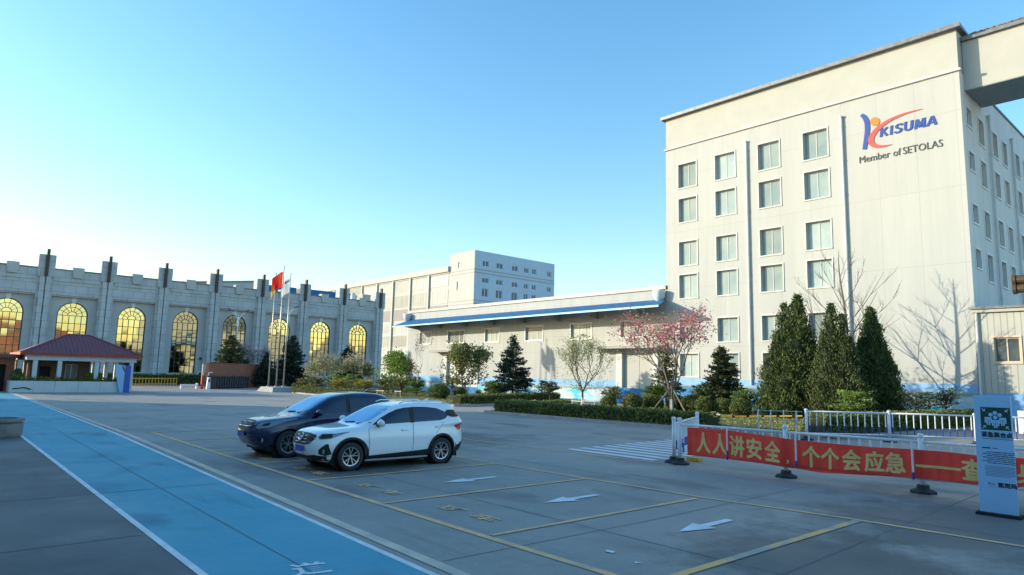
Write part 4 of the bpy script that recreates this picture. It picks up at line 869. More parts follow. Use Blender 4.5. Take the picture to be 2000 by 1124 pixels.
hedge('short inner hedge row parallel to the near hedge', (29.5, 30.9), (33.5, 31.6), .6, .55, 2500)
hedge('hedge end facing the side road by the near kerb', (28.0, 31.5), (29.4, 31.6), .8, .6, 1200)
hedge('clipped hedge behind the white back railing', (28.2, 12.6), (36.5, 11.9), 1.0, .8, 7500)
hedge('hedge running on beyond the back railing to the shed', (37, 11.85), (47, 11.0), 1.0, .8, 5000)
B = thing('brick_screen_wall', 'brown brick screen wall behind the folded gate', 'wall', (30, 83.4, 0)); m = MB(); m.obox((25.8, 79.3), (34.7, 87.3), .35, 0, 2.85, .6); m.build('brickwork', 'brick', B); m = MB(); m.obox((25.8, 79.3), (34.7, 87.3), .42, 2.85, 2.93, .6); m.build('coping', 'brick', B)
B = thing('retractable_gate', 'charcoal folding gate drawn up against the brick wall', 'gate', (29, 82, 0)); p0, p1 = Vector((25.9, 79.2)), Vector((31.9, 84.5)); m = MB()
for k in range(15):
    q = p0.lerp(p1, (k+.5)/15); m.obox((q.x-.12, q.y-.10), (q.x+.12, q.y+.10), .42, .12, 1.42)
m.build('panels', 'gate', B)
m = MB()
for z in (.2, .75, 1.38): m.obox(p0, p1, .5, z, z+.05)
m.build('frame', 'gate', B)
m = MB()
for k in range(0, 15, 2):
    q = p0.lerp(p1, (k+.5)/15); m.lathe([(0, -.2), (.1, -.2), (.1, .2), (0, .2)], (q.x, q.y, .1), 8, 'y')
m.build('wheels', 'rubber', B)
m = MB(); m.box(25.0, 78.3, 0, 25.8, 79.0, 1.5); m.build('motor_box', 'gate', B); m = MB(); m.tube([(25.2, 78.5, 1.5), (25.2, 78.5, 1.8), (25.6, 78.5, 1.85)], .06, 6); m.build('beacon', 'white', B)
B = thing('barrier_post', 'red and white barrier post at the left end of the brick wall', 'post', (24.7, 79.0, 0)); m = MB(); m.box(24.6, 78.9, 0, 24.85, 79.1, 1.5); m.build('lower_post', 'logored', B); m = MB(); m.box(24.62, 78.92, 1.5, 24.83, 79.08, 2.75); m.build('upper_post', 'palewood', B)
B = thing('turnstile', 'white ticket post in front of the folded gate', 'ticket post', (24.9, 77.6, 0)); m = MB(); m.prism([(24.75, 77.5, 0), (25.15, 77.5, 0), (25.08, 77.5, 1.3), (24.85, 77.5, 1.3)], (0, .3, 0)); m.build('casing', 'white', B); MB().box(24.88, 77.48, .8, 25.05, 77.5, 1.1).build('screen', 'dark', B)
B = thing('vehicle_barrier', 'low white barrier arm on the ground left of the gate', 'barrier', (23.5, 79.5, 0)); m = MB(); m.box(22.6, 79.3, .3, 24.4, 79.42, .5); m.build('arm', 'white', B); m = MB(); m.box(22.6, 79.25, 0, 22.8, 79.5, .5); m.box(24.2, 79.25, 0, 24.4, 79.5, .62); m.build('support', 'white', B)
# ------------------------------------------------------------------ flagpoles and flags
B = thing('flag_plinth', 'low stepped stone plinth under three flagpoles', 'plinth', (29.6, 69.8, 0))
m = MB(); m.add([(28.2, 68.0, 0), (31.5, 68.0, 0), (31.5, 72.2, 0), (28.2, 72.2, 0), (28.5, 68.6, .5), (31.2, 68.6, .5), (31.2, 71.8, .5), (28.5, 71.8, .5)], [(4, 5, 6, 7), (0, 1, 5, 4), (1, 2, 6, 5), (2, 3, 7, 6), (3, 0, 4, 7)]); m.build('plinth', 'kerb', B)
FP = ((28.95, 71, 12.6, 29.3), (29.8, 71, 13.45, 29.9), (30.6, 71, 12.75, 30.75))
for k, (x, y, h, _) in enumerate(FP):
    B = thing('flagpole', ('left flagpole of the three, steel, with a limp yellow and red flag', 'middle and tallest steel flagpole, carrying the red flag', 'right flagpole of the three, steel, with the pale flag')[k], 'flagpole', (x, y, .5), 'steel flagpoles on the stone plinth')
    m = MB(); m.tube([(x, y, .5), (x, y, h*.5), (x, y, h)], [.075, .062, .04], 10); m.build('shaft', 'pole', B, smooth=True); m = MB(); m.lathe([(0, 0), (.09, .06), (.09, .12), (0, .2)], (x, y, h), 10); m.build('finial', 'pole', B); m = MB(); m.lathe([(.2, .0), (.2, .05), (.12, .1)], (x, y, .5), 12); m.build('collar', 'pole', B)
def flag(label, mtl, p, ztop, h, L, drop, seed, wav=.16):
    r = np.random.default_rng(seed); mb = MB(); n, k = 22, 12
    def at(u, v):
        x = p[0]-L*u*(1-.12*u); z = ztop-h*v*(1-.15*u)-drop*u**1.25; yy = p[1]+wav*math.sin(u*7+seed+v*1.2)*(.25+u)-.35*L*u*.4
        return (x, yy, z)
    mb.add([at(i/n, j/k) for i in range(n+1) for j in range(k+1)], [(i*(k+1)+j, (i+1)*(k+1)+j, (i+1)*(k+1)+j+1, i*(k+1)+j+1) for i in range(n) for j in range(k)])
    t = thing('flag', label, 'flag', (p[0], p[1], ztop), 'flags on the three flagpoles'); mb.build('cloth', mtl, t, smooth=True); return t, at
t, at = flag('red flag with yellow stars hanging from the middle flagpole', 'redflag', (29.72, 71), 13.0, 1.75, 1.35, .95, 1)
st = MB()
def star(u, v, r, rot=0):
    P = []
    for k in range(10):
        a = math.pi*k/5+math.pi/2+rot; q = r if k % 2 == 0 else r*.4; P.append((u-q*math.cos(a)*.75, v-q*math.sin(a)))
    for k in range(10):
        c = at(u, v); a, b = at(*P[k]), at(*P[(k+1) % 10])
        for dy in (-.03, .03): st.quad(*[(x, y+dy, z) for x, y, z in (c, a, b)])
star(.2, .26, .16)
for u, v in ((.38, .12), (.45, .22), (.45, .36), (.38, .46)): star(u, v, .06)
st.build('stars', 'yellowflag', t)
t, at = flag('pale white flag drooping from the right flagpole', 'whiteflag', (30.52, 71), 12.4, 1.7, 1.15, 1.0, 4)
mb = MB(); mb.quad(*[(x, y-.03, z) for x, y, z in (at(.05, .08), at(.5, .08), at(.5, .24), at(.05, .24))]); mb.build('flag_print', 'logored', t)
t, at = flag('yellow and red flag hanging limp from the left flagpole', 'yellowflag', (28.99, 71), 11.75, 1.0, .55, 1.25, 2, .1)
# street lamps
def lamp_post(label, x, y, h):
    t = thing('street_lamp', label, 'street lamp', (x, y, 0), 'double arm solar street lamps'); m = MB(); m.tube([(x, y, 0), (x, y, h-1.2), (x, y, h-.6)], [.12, .08, .07], 8); m.build('post', 'white', t, smooth=True)
    for sg in (-1, 1):
        m = MB(); m.tube([(x, y, h-1.3), (x+sg*.5, y, h-.55), (x+sg*1.0, y, h-.2)], .05, 6); m.build('arm', 'white', t); m = MB(); m.prism([(x+sg*.8, y-.15, h-.25), (x+sg*1.5, y-.15, h+.1), (x+sg*1.5, y-.15, h+.2), (x+sg*.85, y-.15, h-.1)], (0, .3, 0)); m.build('lamp_head', 'dark' if sg > 0 else 'fenceblue', t)
    m = MB(); m.tube([(x, y, h-2.2), (x, y, h-.9)], .16, 8); m.build('battery_box', 'white', t)
lamp_post('white double arm street lamp behind the brick wall', 33.8, 95, 10.4); lamp_post('white double arm street lamp behind the flagpoles', 41.0, 95, 11.6)
# ------------------------------------------------------------------ railings, banner, sign
def railing_post(x, y, h=1.16, base=True):
    p = MB(); p.tube([(x, y, .10), (x, y, h)], .055, 10); p.lathe([(.065, 0), (.07, .03), (.05, .07), (0, .085)], (x, y, h), 10); return p
def base_mb(x, y):
    m = MB(); m.lathe([(0, 0), (.26, 0), (.26, .045), (.13, .095), (.12, .17), (.0, .17)], (x, y, 0), 8); return m
def panel(label, p0, p1, zb, zt, n, group, tip=True, post0=True, post1=True, r=.02):
    """one railing panel: rails, balusters with navy feet, and its posts on rubber bases"""
    p0, p1 = Vector(p0), Vector(p1); t = thing('guard_railing', label, 'railing', (*((p0+p1)/2), 0), group)
    m = MB(); m.tube([(*p0, zt), (*p1, zt)], .032, 8); m.tube([(*p0, zb), (*p1, zb)], .028, 8); m.build('rails', 'white', t, smooth=True)
    b = MB(); k_ = MB()
    for i in range(n):
        q = p0.lerp(p1, (i+.5)/n); b.tube([(*q, zb+.36*(zt-zb) if tip else zb), (*q, zt)], r, 6); 
        if tip: k_.tube([(*q, zb), (*q, zb+.36*(zt-zb))], r+.001, 6)
    b.build('balusters', 'white', t)
    if tip: k_.build('baluster_feet', 'fenceblue', t)
    for on, q in ((post0, p0), (post1, p1)):
        if on:
            po = railing_post(*q).build('post', 'white', t, smooth=True); base_mb(*q).build('base', 'rubber', po)
    return t
g = 'white railing panels behind the red banner'
FL = [(15.78, 10.72), (15.95, 7.85), (16.32, 5.04), (16.6, 2.2), (16.95, -.7), (17.2, -3.6)]
labs = ('white railing panel behind the left end of the red banner', 'white railing panel behind the middle of the red banner', 'white railing panel beside the totem sign behind the banner', 'white railing panel hidden past the right of the totem sign', 'white railing panel running out of the frame at the right')
for i, (a, b) in enumerate(zip(FL, FL[1:])): panel(labs[i], a, b, .30, 1.06, 13, g, post0=(i == 0))
panel('short white side railing turning back from the end of the banner', (15.92, 11.0), (19.4, 12.5), .30, 1.06, 15, g)
# the cloth hangs on the near side, sagging between the posts
B = thing('banner', 'long red banner with yellow Chinese slogan tied along the white railing', 'banner', (16.1, 6, .6))
def bx(y):
    ys = [p[1] for p in FL][::-1]; xs = [p[0] for p in FL][::-1]; return float(np.interp(y, ys, xs))-.042-.048*sum(math.exp(-((y-p[1])/.2)**2) for p in FL)
def bpt(s, v, off=0):
    y = 10.46-s; q = [10.46, 9.4, 8.5, 7.8, 7.05, 6, 5.2, 4.6, 4.06, 3.35, -3]
    top = float(np.interp(-y, [-a for a in q], [1.0, 1.01, .955, .92, .885, .875, .895, .90, .875, .89, .95])); bot = float(np.interp(-y, [-a for a in q], [.27, .285, .27, .245, .20, .255, .305, .30, .29, .34, .36]))
    return (bx(y)-off+.006*math.sin(s*7+v*2.5)*(.3+v)+.005*math.sin(s*17-v*4)+.006*math.sin(s*29+v*7)*(1-v)+.004*math.sin(v*9+s*2.2), y, bot+(top-bot)*v)
mb = MB(); n, k = 220, 8; L = 13.0
mb.add([bpt(L*i/n, j/k) for i in range(n+1) for j in range(k+1)], [(i*(k+1)+j, (i+1)*(k+1)+j, (i+1)*(k+1)+j+1, i*(k+1)+j+1) for i in range(n) for j in range(k)]); mb.build('cloth', 'banner', B, smooth=True)
def on_banner(ch, s0, w, v0=.14, v1=.84, bold=.045):
    t0_ = text_mb(ch, (0, 0, 0), (1, 0, 0), (0, 1, 0), 1, 1); t = MB()
    for i, (du, dv) in enumerate(((0, 0), (-bold, 0), (bold, 0), (0, -bold*.7), (0, bold*.7))): t.add([(x+du, y+dv, i) for x, y, z in t0_.v], t0_.f)
    bm = bmesh.new(); vs = [bm.verts.new(v) for v in t.v]
    for f in t.f:
        try: bm.faces.new([vs[i] for i in f])
        except ValueError: pass
    bmesh.ops.triangulate(bm, faces=bm.faces[:])
    for _ in range(3):
        Lg = [e for e in bm.edges if e.calc_length() > .16]
        if Lg: bmesh.ops.subdivide_edges(bm, edges=Lg, cuts=1); bmesh.ops.triangulate(bm, faces=bm.faces[:])
    bm.verts.index_update(); MB().add([bpt(s0+v.co.x*w, v0+v.co.y*(v1-v0), .010+.0016*v.co.z) for v in bm.verts], [[v.index for v in f.verts] for f in bm.faces]).build('slogan_character', 'bannertext', B); bm.free()
for ch, y in zip('人人讲安全', (9.98, 9.52, 9.06, 8.61, 8.14)): on_banner(ch, 10.46-y-.19, .38)
on_banner('，', 10.46-7.80, .06, .12, .26)
for ch, y in zip('个个会应急', (7.25, 6.84, 6.39, 5.93, 5.52)): on_banner(ch, 10.46-y-.185, .37)
for i in range(2): MB().add([bpt(10.46-5.13+.4*i+.4*d/16, v, .012) for d in range(17) for v in (.40, .49)], [(2*d, 2*d+2, 2*d+3, 2*d+1) for d in range(16)]).build('slogan_dash', 'bannertext', B)
for ch, y in zip('查找身边安全隐患', (4.13, 3.68, 3.22, 2.77, 2.3, 1.85, 1.4, .95)): on_banner(ch, 10.46-y-.18, .36)
t = thing('tie_rods', 'white rods with navy feet pinning the banner to the railing', 'rods', (16, 7, .3))
for y in (9.30, 7.57, 5.17, 2.4):
    x = bx(y)-.05; zz = .5 if y > 8 else .42; MB().tube([(x, y, zz), (x, y, 1.06)], .022, 6).build('rod', 'white', t); MB().tube([(x, y, .27), (x, y, zz)], .023, 6).build('rod_foot', 'fenceblue', t)
BK = [(28.3, 13.9), (27.6, 12.6), (29.35, 10.25), (31.4, 7.7), (33.2, 5.2)]
BK = [(26.9, 12.35), (29.35, 10.15), (31.2, 7.7), (32.9, 5.2)]
for i, (a, b) in enumerate(zip(BK, BK[1:])): panel(('white back railing panel beside the bike rack', 'white back railing panel in front of the dark hedge', 'white back railing panel behind the totem sign')[i], a, b, .28, 1.13, 12, 'white back railing panels by the lawn', post0=(i == 0))
t = thing('cycle_rack', 'tubular steel rack with rounded loops at the left end of the back railing', 'rack', (26.2, 13.2, 0)); m = MB()
for k in range(4):
    o = Vector((26.0+.22*k, 13.9-.42*k, 0)); d = Vector((.5, .25, 0)).normalized()
    pts = [o+d*(.55*math.copysign(abs(math.cos(a))**.5, math.cos(a)))+Vector((0, 0, .62+.5*math.copysign(abs(math.sin(a))**.5, math.sin(a)))) for a in np.linspace(0, 2*math.pi, 28)]; m.tube(pts, .022, 6)
m.build('loop', 'steel', t, smooth=True); m = MB()
for z in (.3, .75, 1.1): m.tube([(26.0, 14.0, z), (26.9, 12.5, z)], .018, 6)
m.build('rail', 'steel', t)
t = thing('safety_bar', 'yellow and black safety bar lying along the lawn edge', 'bar', (28.6, 16, .6)); m = MB(); p0, p1 = Vector((27.7, 17.0, .62)), Vector((28.4, 13.2, .86)); m.tube([p0, p1], .035, 6); m.build('bar', 'bargold', t)
m = MB()
for k in range(6): m.tube([p0.lerp(p1, (k+.35)/6), p0.lerp(p1, (k+.55)/6)], .037, 6)
m.build('black_band', 'dark', t)
t = thing('side_barrier', 'pale corrugated barrier at the far right behind the totem sign', 'barrier', (40, 8, 0)); m = MB()
for k in range(14): m.box(39.0+k*.25, 7.9-k*.18, .15, 39.04+k*.25, 7.6-k*.18, 1.2)
m.build('slats', 'white', t)
# assembly point totem
SY0, SY1, SX, SH = 3.61, 3.05, 14.60, 2.10
t = thing('assembly_point_sign', 'white freestanding emergency assembly point sign with a green pictogram', 'sign', (14.63, 3.37, 0))
MB().box(SX, SY1, .05, SX+.07, SY0, SH).build('panel', 'signwhite', t, bevel=.006)
MB().box(SX-.10, SY1-.05, 0, SX+.18, SY0+.05, .05).build('base', 'dark', t)
def sp(u, v, o=.004): return (SX-o, SY0-u, v)     # u to the right, v up
def thick_text(body, o, w, h, d=.004):
    mb = MB()
    for i, (a, b) in enumerate(((0, 0), (-d, 0), (d, 0), (0, -d), (0, d))):
        t_ = text_mb(body, (o[0]-.0012*i, o[1]-a, o[2]+b), XD, YD, w, h); mb.add(t_.v, t_.f)
    return mb
m = MB(); m.quad(sp(.10, 1.895), sp(.10, 1.495), sp(.545, 1.495), sp(.545, 1.895)); gp = m.build('pictogram_square', 'signgreen', t)
m = MB(); disc = lambda u, v, r: m.quad(*[sp(u+r*math.cos(a), v+r*math.sin(a), .008) for a in np.linspace(0, 2*math.pi, 18, endpoint=False)])
disc(.322, 1.80, .034)
def body(u, v):
    m.quad(sp(u-.055, v-.045, .008), sp(u+.055, v-.045, .008), sp(u+.05, v-.005, .008), sp(u-.05, v-.005, .008))
    for a in (-.055, .032): m.quad(sp(u+a, v-.11, .008), sp(u+a+.023, v-.11, .008), sp(u+a+.023, v-.045, .008), sp(u+a, v-.045, .008))
    for a in (-.027, .004): m.quad(sp(u+a, v-.145, .008), sp(u+a+.023, v-.145, .008), sp(u+a+.023, v-.045, .008), sp(u+a, v-.045, .008))
m.build('pictogram', 'signwhite', gp)
for (u, v), (du, dv) in (((.215, 1.725), (.255, 1.765)), ((.43, 1.725), (.39, 1.765)), ((.322, 1.68), (.322, 1.72))):
    m = MB(); disc(du, dv, .034); body(u, v); m.build('pictogram_person', 'signwhite', gp)
m = MB()
for cx, cy, dx, dy in ((.145, 1.85, 1, -1), (.50, 1.85, -1, -1), (.145, 1.54, 1, 1), (.50, 1.54, -1, 1)):
    P = lambda a, b: sp(cx+dx*a, cy+dy*b, .008); m.quad(P(.03, .03), P(.03, -.02), P(-.02, .03)); m.quad(P(-.028, -.018), P(-.018, -.028), P(.008, -.0), P(-.0, .008)); m.build('pictogram_arrow', 'signwhite', gp); m = MB()
thick_text('紧急集合点', sp(.10, 1.37), .455, .09).build('heading', 'inkgreen', t)
m = MB(); rr = np.random.default_rng(3); m.quad(sp(.10, 1.335), sp(.55, 1.335), sp(.55, 1.342), sp(.10, 1.342)); m.build('heading_rule', 'inkgreen', t)
m = MB(); m.quad(sp(.09, 1.165), sp(.22, 1.165), sp(.22, 1.185), sp(.09, 1.185)); m.quad(sp(.25, 1.17), sp(.33, 1.17), sp(.33, 1.18), sp(.25, 1.18))
for k in range(7):
    u = .09+(.07 if k % 2 == 0 else 0); v = 1.10-.032*k
    while u < .57:
        l = rr.uniform(.03, .12); m.quad(sp(u, v), sp(min(u+l, .58), v), sp(min(u+l, .58), v+.012), sp(u, v+.012)); u += l+.012
m.build('notice_lines', 'ink', t); m = MB()
for k in range(8):
    v = .855-.024*k; m.quad(sp(.12, v), sp(.58-.1*(k == 7), v), sp(.58-.1*(k == 7), v+.006), sp(.12, v+.006))
m.build('small_lines', 'inkgrey', t)
thick_text('凯司玛', sp(.30, .50), .27, .085).build('company_name', 'ink', t)
m = MB(); m.quad(sp(.14, .535), sp(.15, .535), sp(.175, .58), sp(.162, .58)); m.quad(sp(.165, .548), sp(.25, .54), sp(.25, .552), sp(.165, .56)); m.quad(sp(.16, .505), sp(.25, .505), sp(.25, .510), sp(.16, .510)); m.build('small_emblem', 'logogrey', t)
# planter drum
t = thing('stone_drum', 'low round stone planter at the left edge beside the blue path', 'planter', (2.25, 26.7, 0)); m = MB(); m.lathe([(0, 0), (.74, 0), (.76, .05), (.76, .40), (.70, .42), (.70, .44), (.78, .46), (.78, .54), (.62, .55), (.6, .48), (0, .48)], (2.25, 26.7, 0), 40); m.build('drum', 'planterc', t, smooth=False)
for x, y, l in ((16.75, 11.0, 'small yellow cone base lying behind the end railing'),):
    t = thing('rubber_foot', l, 'post base', (x, y, 0)); m = MB(); m.box(x-.12, y-.3, 0, x+.12, y+.1, .11); m.build('block', 'bargold', t, bevel=.02)
# ------------------------------------------------------------------ trees and shrubs
def grow(mb, p, d, L, r, depth, R, spread=.6, up=.15, tips=None, kids=(2, 3), shrink=.72, minr=.008, wob=.12):
    """a branch that bends, tapers and forks; tips collects points along the fine wood"""
    p, d = Vector(p), Vector(d).normalized(); n = 4; pts = [p.copy()]; q = p.copy()
    for i in range(n):
        d = (d+Vector(R.normal(0, wob, 3))+Vector((0, 0, up*.25))).normalized(); q = q+d*L/n; pts.append(q.copy())
    mb.tube(pts, list(np.linspace(r, max(r*.62, minr), n+1)), 6 if r > .05 else 4, cap=False)
    if tips is not None and depth <= 2: tips += [tuple(x) for x in pts[1:]]
    if depth == 0: return
    for k in range(R.integers(kids[0], kids[1]+1)):
        nd = (d+Vector(R.normal(0, spread, 3))+Vector((0, 0, up))).normalized(); t = pts[-1] if k < 2 else pts[R.integers(2, n)]
        grow(mb, t, nd, L*shrink*R.uniform(.8, 1.15), max(r*.6, minr), depth-1, R, spread, up, tips, kids, shrink, minr, wob)
def conifer(label, loc, H, Rad, leaf, seed, group=None, base=.45, dens=1., droop=.12, size=.26, name='spruce_tree', power=.85, gap=.0):
    R = np.random.default_rng(seed); t = thing(name, label, 'tree', loc, group)
    tr = MB(); tr.tube([(0, 0, 0), (.02, 0, H*.5), (0, 0, H*.98)], [.05+.012*H, .03+.007*H, .012], 7); 
    P, D = [], []; z = base
    while z < H*.97:
        f = 1-(z-base)/(H-base); L0 = Rad*max(f, .03)**power; nb = int(6+5*f)
        for k in range(nb):
            if R.random() < gap: continue
            a = R.uniform(0, 6.283); L = L0*R.uniform(.62, 1.12); el = R.uniform(-.1, .28)+.35*(1-f); d = np.array([math.cos(a), math.sin(a), el])
            tip = np.array([0, 0, z])+d*L-np.array([0, 0, droop*L*L/Rad]); tr.tube([(0, 0, z), tuple(np.array([0, 0, z])*.5+tip*.5+np.array([0, 0, .04])), tuple(tip)], [.022, .014, .006], 4, cap=False)
            n = max(5, int(26*L*dens)); u = R.random(n)**.6; pts = np.array([0, 0, z])+np.outer(u*L, d); pts[:, 2] -= droop*(u*L)**2/Rad
            pts += R.normal(size=(n, 3))*np.array([.10, .10, .05])*(.4+.9*np.minimum(u, 1-u*.6))[:, None]*(.7+.3*Rad)
            P.append(pts); D.append(np.tile(d+np.array([0, 0, .15]), (n, 1))+R.normal(size=(n, 3))*.25)
        z += R.uniform(.12, .2)*(H/5)**.5
    P, D = np.concatenate(P), np.concatenate(D); D /= np.linalg.norm(D, axis=1, keepdims=True)
    tr.build('trunk', 'bark', t, world=False); V, Fc = leaf_mesh(P, size, .34, dirs=D, r=R); np_obj('crown', V, Fc, leaf, t); return t
g = 'spruces planted in front of the cream buildings'
conifer('dark green spruce with ragged upswept tips before the warehouse wall', (41.7, 46.3, .1), 6.0, 2.15, 'darkneedle', 11, g, base=.9, dens=1.25)
conifer('broad olive spruce propped by stakes left of the tall cypresses', (42, 25.1, .1), 4.6, 2.0, 'spruce', 12, g, base=.7, dens=1.5)
conifer('narrow spruce behind the pink blossom tree by the warehouse door', (44, 31.1, .1), 5.1, 1.55, 'spruce', 13, g, base=.8, gap=.25)
g = 'evergreens in front of the stone hall'
conifer('dark spruce rising behind the left part of the brick wall', (30.7, 88, 0), 6.8, 3.3, 'spruce', 14, g, dens=.8, size=.42)
conifer('dusky spruce behind the flagpoles in front of the hall', (38.9, 88, 0), 7.2, 2.9, 'darkneedle', 15, g, dens=.8, size=.42)
conifer('dark conifer below the last arched window of the hall', (47.2, 88, 0), 6.0, 2.6, 'darkneedle', 16, g, dens=.8, size=.42)
conifer('narrow dark conifer at the right end of the brick wall', (34.6, 86, 0), 4.6, 1.7, 'darkneedle', 17, g, dens=.8, size=.4)
def cypress(label, loc, H, Rad, spires, seed, n=15000, leafm='cypress'):
    R = np.random.default_rng(seed); t = thing('cypress_tree', label, 'tree', loc, 'tall cypresses in front of the tower')
    tr = MB(); tr.tube([(0, 0, 0), (0, 0, .9), (0, 0, H*.8)], [.16, .13, .04], 8); tr.build('trunk', 'bark', t, world=False)
    P, D, V0, F0 = [], [], [], []
    tot = sum(s[3]**2*s[2] for s in spires)
    for sx, sy, h, r in spires:
        m = int(n*r*r*h/tot); z = h*(R.random(m)**1.15); f = z/h
        prof = r*np.clip((1-f)**.76, 0, 1)*np.clip(.72+1.7*f, 0, 1); a = R.uniform(0, 6.283, m)
        lump = 1+.16*np.sin(a*3+z*1.9+seed)+.15*np.sin(a*5-z*3.1+seed*2)+.12*np.sin(a*9+z*5.2)
        rr = prof*lump*(1-.30*R.random(m)**1.6)+R.normal(size=m)*.07+.05
        P.append(np.c_[sx*(1-.0*f)+rr*np.cos(a), sy+rr*np.sin(a), z+.12]); D.append(np.c_[np.cos(a)*.55, np.sin(a)*.55, np.full(m, 1.)])
        core = []
        for i in range(11):
            zz = h*.93*i/10; pr = r*.62*max((1-zz/h), 0)**.8*min(.72+1.7*zz/h, 1)
            core.append((max(pr, .02), zz+.1))
        V0.append((sx, sy, core))
    mb = MB()
    for sx, sy, c in V0: mb.lathe(c, (sx, sy, 0), 12)
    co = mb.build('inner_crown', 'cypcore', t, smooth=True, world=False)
    A, B_ = np.concatenate(P), np.concatenate(D); q = R.integers(0, len(A), len(A)//22); A = np.r_[A, A[q]+B_[q]*np.array([.34, .34, .16])*R.random((len(q), 1))]; B_ = np.r_[B_, B_[q]]
    keep = np.sin(A[:, 0]*3.1+A[:, 2]*2.3+seed)*np.sin(A[:, 1]*3.7-A[:, 2]*1.9)+R.normal(size=len(A))*.35 > -.62; A, B_ = A[keep], B_[keep]
    V, Fc = leaf_mesh(A, .165, .42, dirs=B_, r=R); np_obj('crown', V, Fc, leafm, t); return t
cypress('leftmost and broadest tall cypress, with a twin pointed top', (41.5, 19.75, .1), 7.5, 2.0, [(-.1, .45, 7.05, 1.45), (.1, -.30, 7.55, 1.75), (0, .8, 5.4, 1.75), (.2, -.95, 5.2, 1.6), (-.5, .1, 4.2, 2.2), (0, .1, 3.3, 2.35)], 3, 52000)
cypress('middle cypress of the three, looser and browner at the top', (40.6, 16.75, .1), 7.1, 1.5, [(0, .2, 6.75, 1.15), (.1, -.35, 6.1, 1.15), (-.1, .55, 5.2, 1.25), (0, -.65, 4.8, 1.35), (0, 0, 3.6, 1.7)], 4, 26000, 'cypressbrown')
cypress('rightmost cypress of the three, with a single rounded point', (42.5, 15.4, .1), 6.6, 1.6, [(0, .05, 6.6, 1.25), (.1, -.3, 5.6, 1.05), (.2, -.6, 4.0, 1.2), (-.2, .5, 4.8, 1.15)], 5, 28000)
def broad(label, loc, H, Rad, leaf, seed, n=3200, size=.2, trunk='greybark', stems=1, name='tree', group=None, base=.25, depth=3, spread=.5, up=.25, leaf2=None, clump=.22, kids=(2, 3), low=.3, aspect=.55, r0=.07, wash=0, L0=.34, fill=None):
    R = np.random.default_rng(seed); t = thing(name, label, 'tree', loc, group); tr = MB(); tips = []
    tr.tube([(0, 0, 0), (.02, .02, H*base)], [r0*1.25, r0], 8)
    for k in range(stems):
        a = 6.283*k/stems+R.uniform(-.4, .4); grow(tr, (.02, .02, H*base*(1 if stems > 1 else .95)), (math.cos(a)*.45*(stems > 1), math.sin(a)*.45*(stems > 1), 1), H*L0, r0*.75, depth, R, spread, up, tips, kids)
    T_ = np.array(tips); top = T_[:, 2].max(); hz = np.abs(T_[:, :2]).max()
    ks, kz = Rad/max(hz, .1), (H-.15)/top
    vv = np.array(tr.v); hb = H*base
    def warp(A):
        A = A.copy(); w = np.clip((A[:, 2]-hb)/(hb+.3), 0, 1); A[:, 0] *= 1+(ks-1)*w; A[:, 1] *= 1+(ks-1)*w; A[:, 2] = np.where(A[:, 2] > hb, hb+(A[:, 2]-hb)*(H-.15-hb)/max(top-hb, .1), A[:, 2]); return A
    tr.v = [tuple(x) for x in warp(vv)]; T_ = warp(T_); to = tr.build('trunk', trunk, t, world=False)
    if wash: m = MB(); m.tube([(0, 0, 0), (.02, .02, wash)], [r0*1.35, r0*1.15], 8); m.build('whitewash', 'whitewash', to, world=False)
    if leaf:
        T_ = T_[T_[:, 2] > H*low]; idx = R.integers(0, len(T_), n); P = T_[idx]+R.normal(size=(n, 3))*clump
        if fill:
            frac, zl, fat = fill; m = int(n*frac); z = zl+(H-zl)*R.random(m)**1.1; f = (z-zl)/(H-zl); q = Rad*np.clip(np.sin(np.pi*np.clip(f, 0, 1)**fat), 0, 1)**.7*np.sqrt(R.random(m)); a = R.uniform(0, 6.283, m)
            q *= 1+.25*np.sin(a*3+z*2.5)+.2*np.sin(a*7-z*4); keep = np.sin(a*4+z*3)*np.cos(z*5+a*2)+R.normal(size=m)*.5 > -.35
            P[:m][keep] = np.c_[q*np.cos(a), q*np.sin(a), z][keep]
        V, Fc = leaf_mesh(P, size, aspect, r=R); np_obj('crown', V, Fc, leaf, t)
    if leaf2:
        lf, lo, hi, n2, s2 = leaf2; T2 = np.array(warp(np.array(tips))); T2 = T2[(T2[:, 2] > lo*H) & (T2[:, 2] <= hi*H)]
        P = T2[R.integers(0, len(T2), n2)]+R.normal(size=(n2, 3))*clump*.9; V, Fc = leaf_mesh(P, s2, .55, r=R); np_obj('young_leaves' if lf != 'pinkleaf' else 'blossom', V, Fc, lf, t)
    return t
broad('pink flowering tree with whitewashed trunk in front of the warehouse door', (38.7, 26.9, .1), 7.45, 3.9, 'willowleaf', 21, 1300, .12, 'greybark', 5, 'blossom_tree', None, .14, 4, .42, .12, ('pinkleaf', .60, 1.1, 1900, .185), .34, (2, 3), .35, r0=.10, wash=.85, L0=.3)
broad('airy pale willow with slender stems in front of the warehouse', (36.3, 32.8, .1), 5.3, 2.15, 'willowleaf', 22, 4300, .13, 'bark', 5, 'willow_tree', None, .2, 4, .34, .3, None, .20, (2, 3), .32, .4, .07, .8, .3, fill=(.55, 1.2, .8))
broad('leafy young tree with mixed green and reddish shoots by the left warehouse door', (38.9, 50.0, .1), 5.1, 2.2, 'olive', 23, 4000, .23, 'greybark', 4, 'tree', None, .15, 3, .42, .25, ('leafgreen', .25, 1.1, 900, .25), .30, (2, 3), .2, r0=.07, fill=(.72, 1.25, .6))
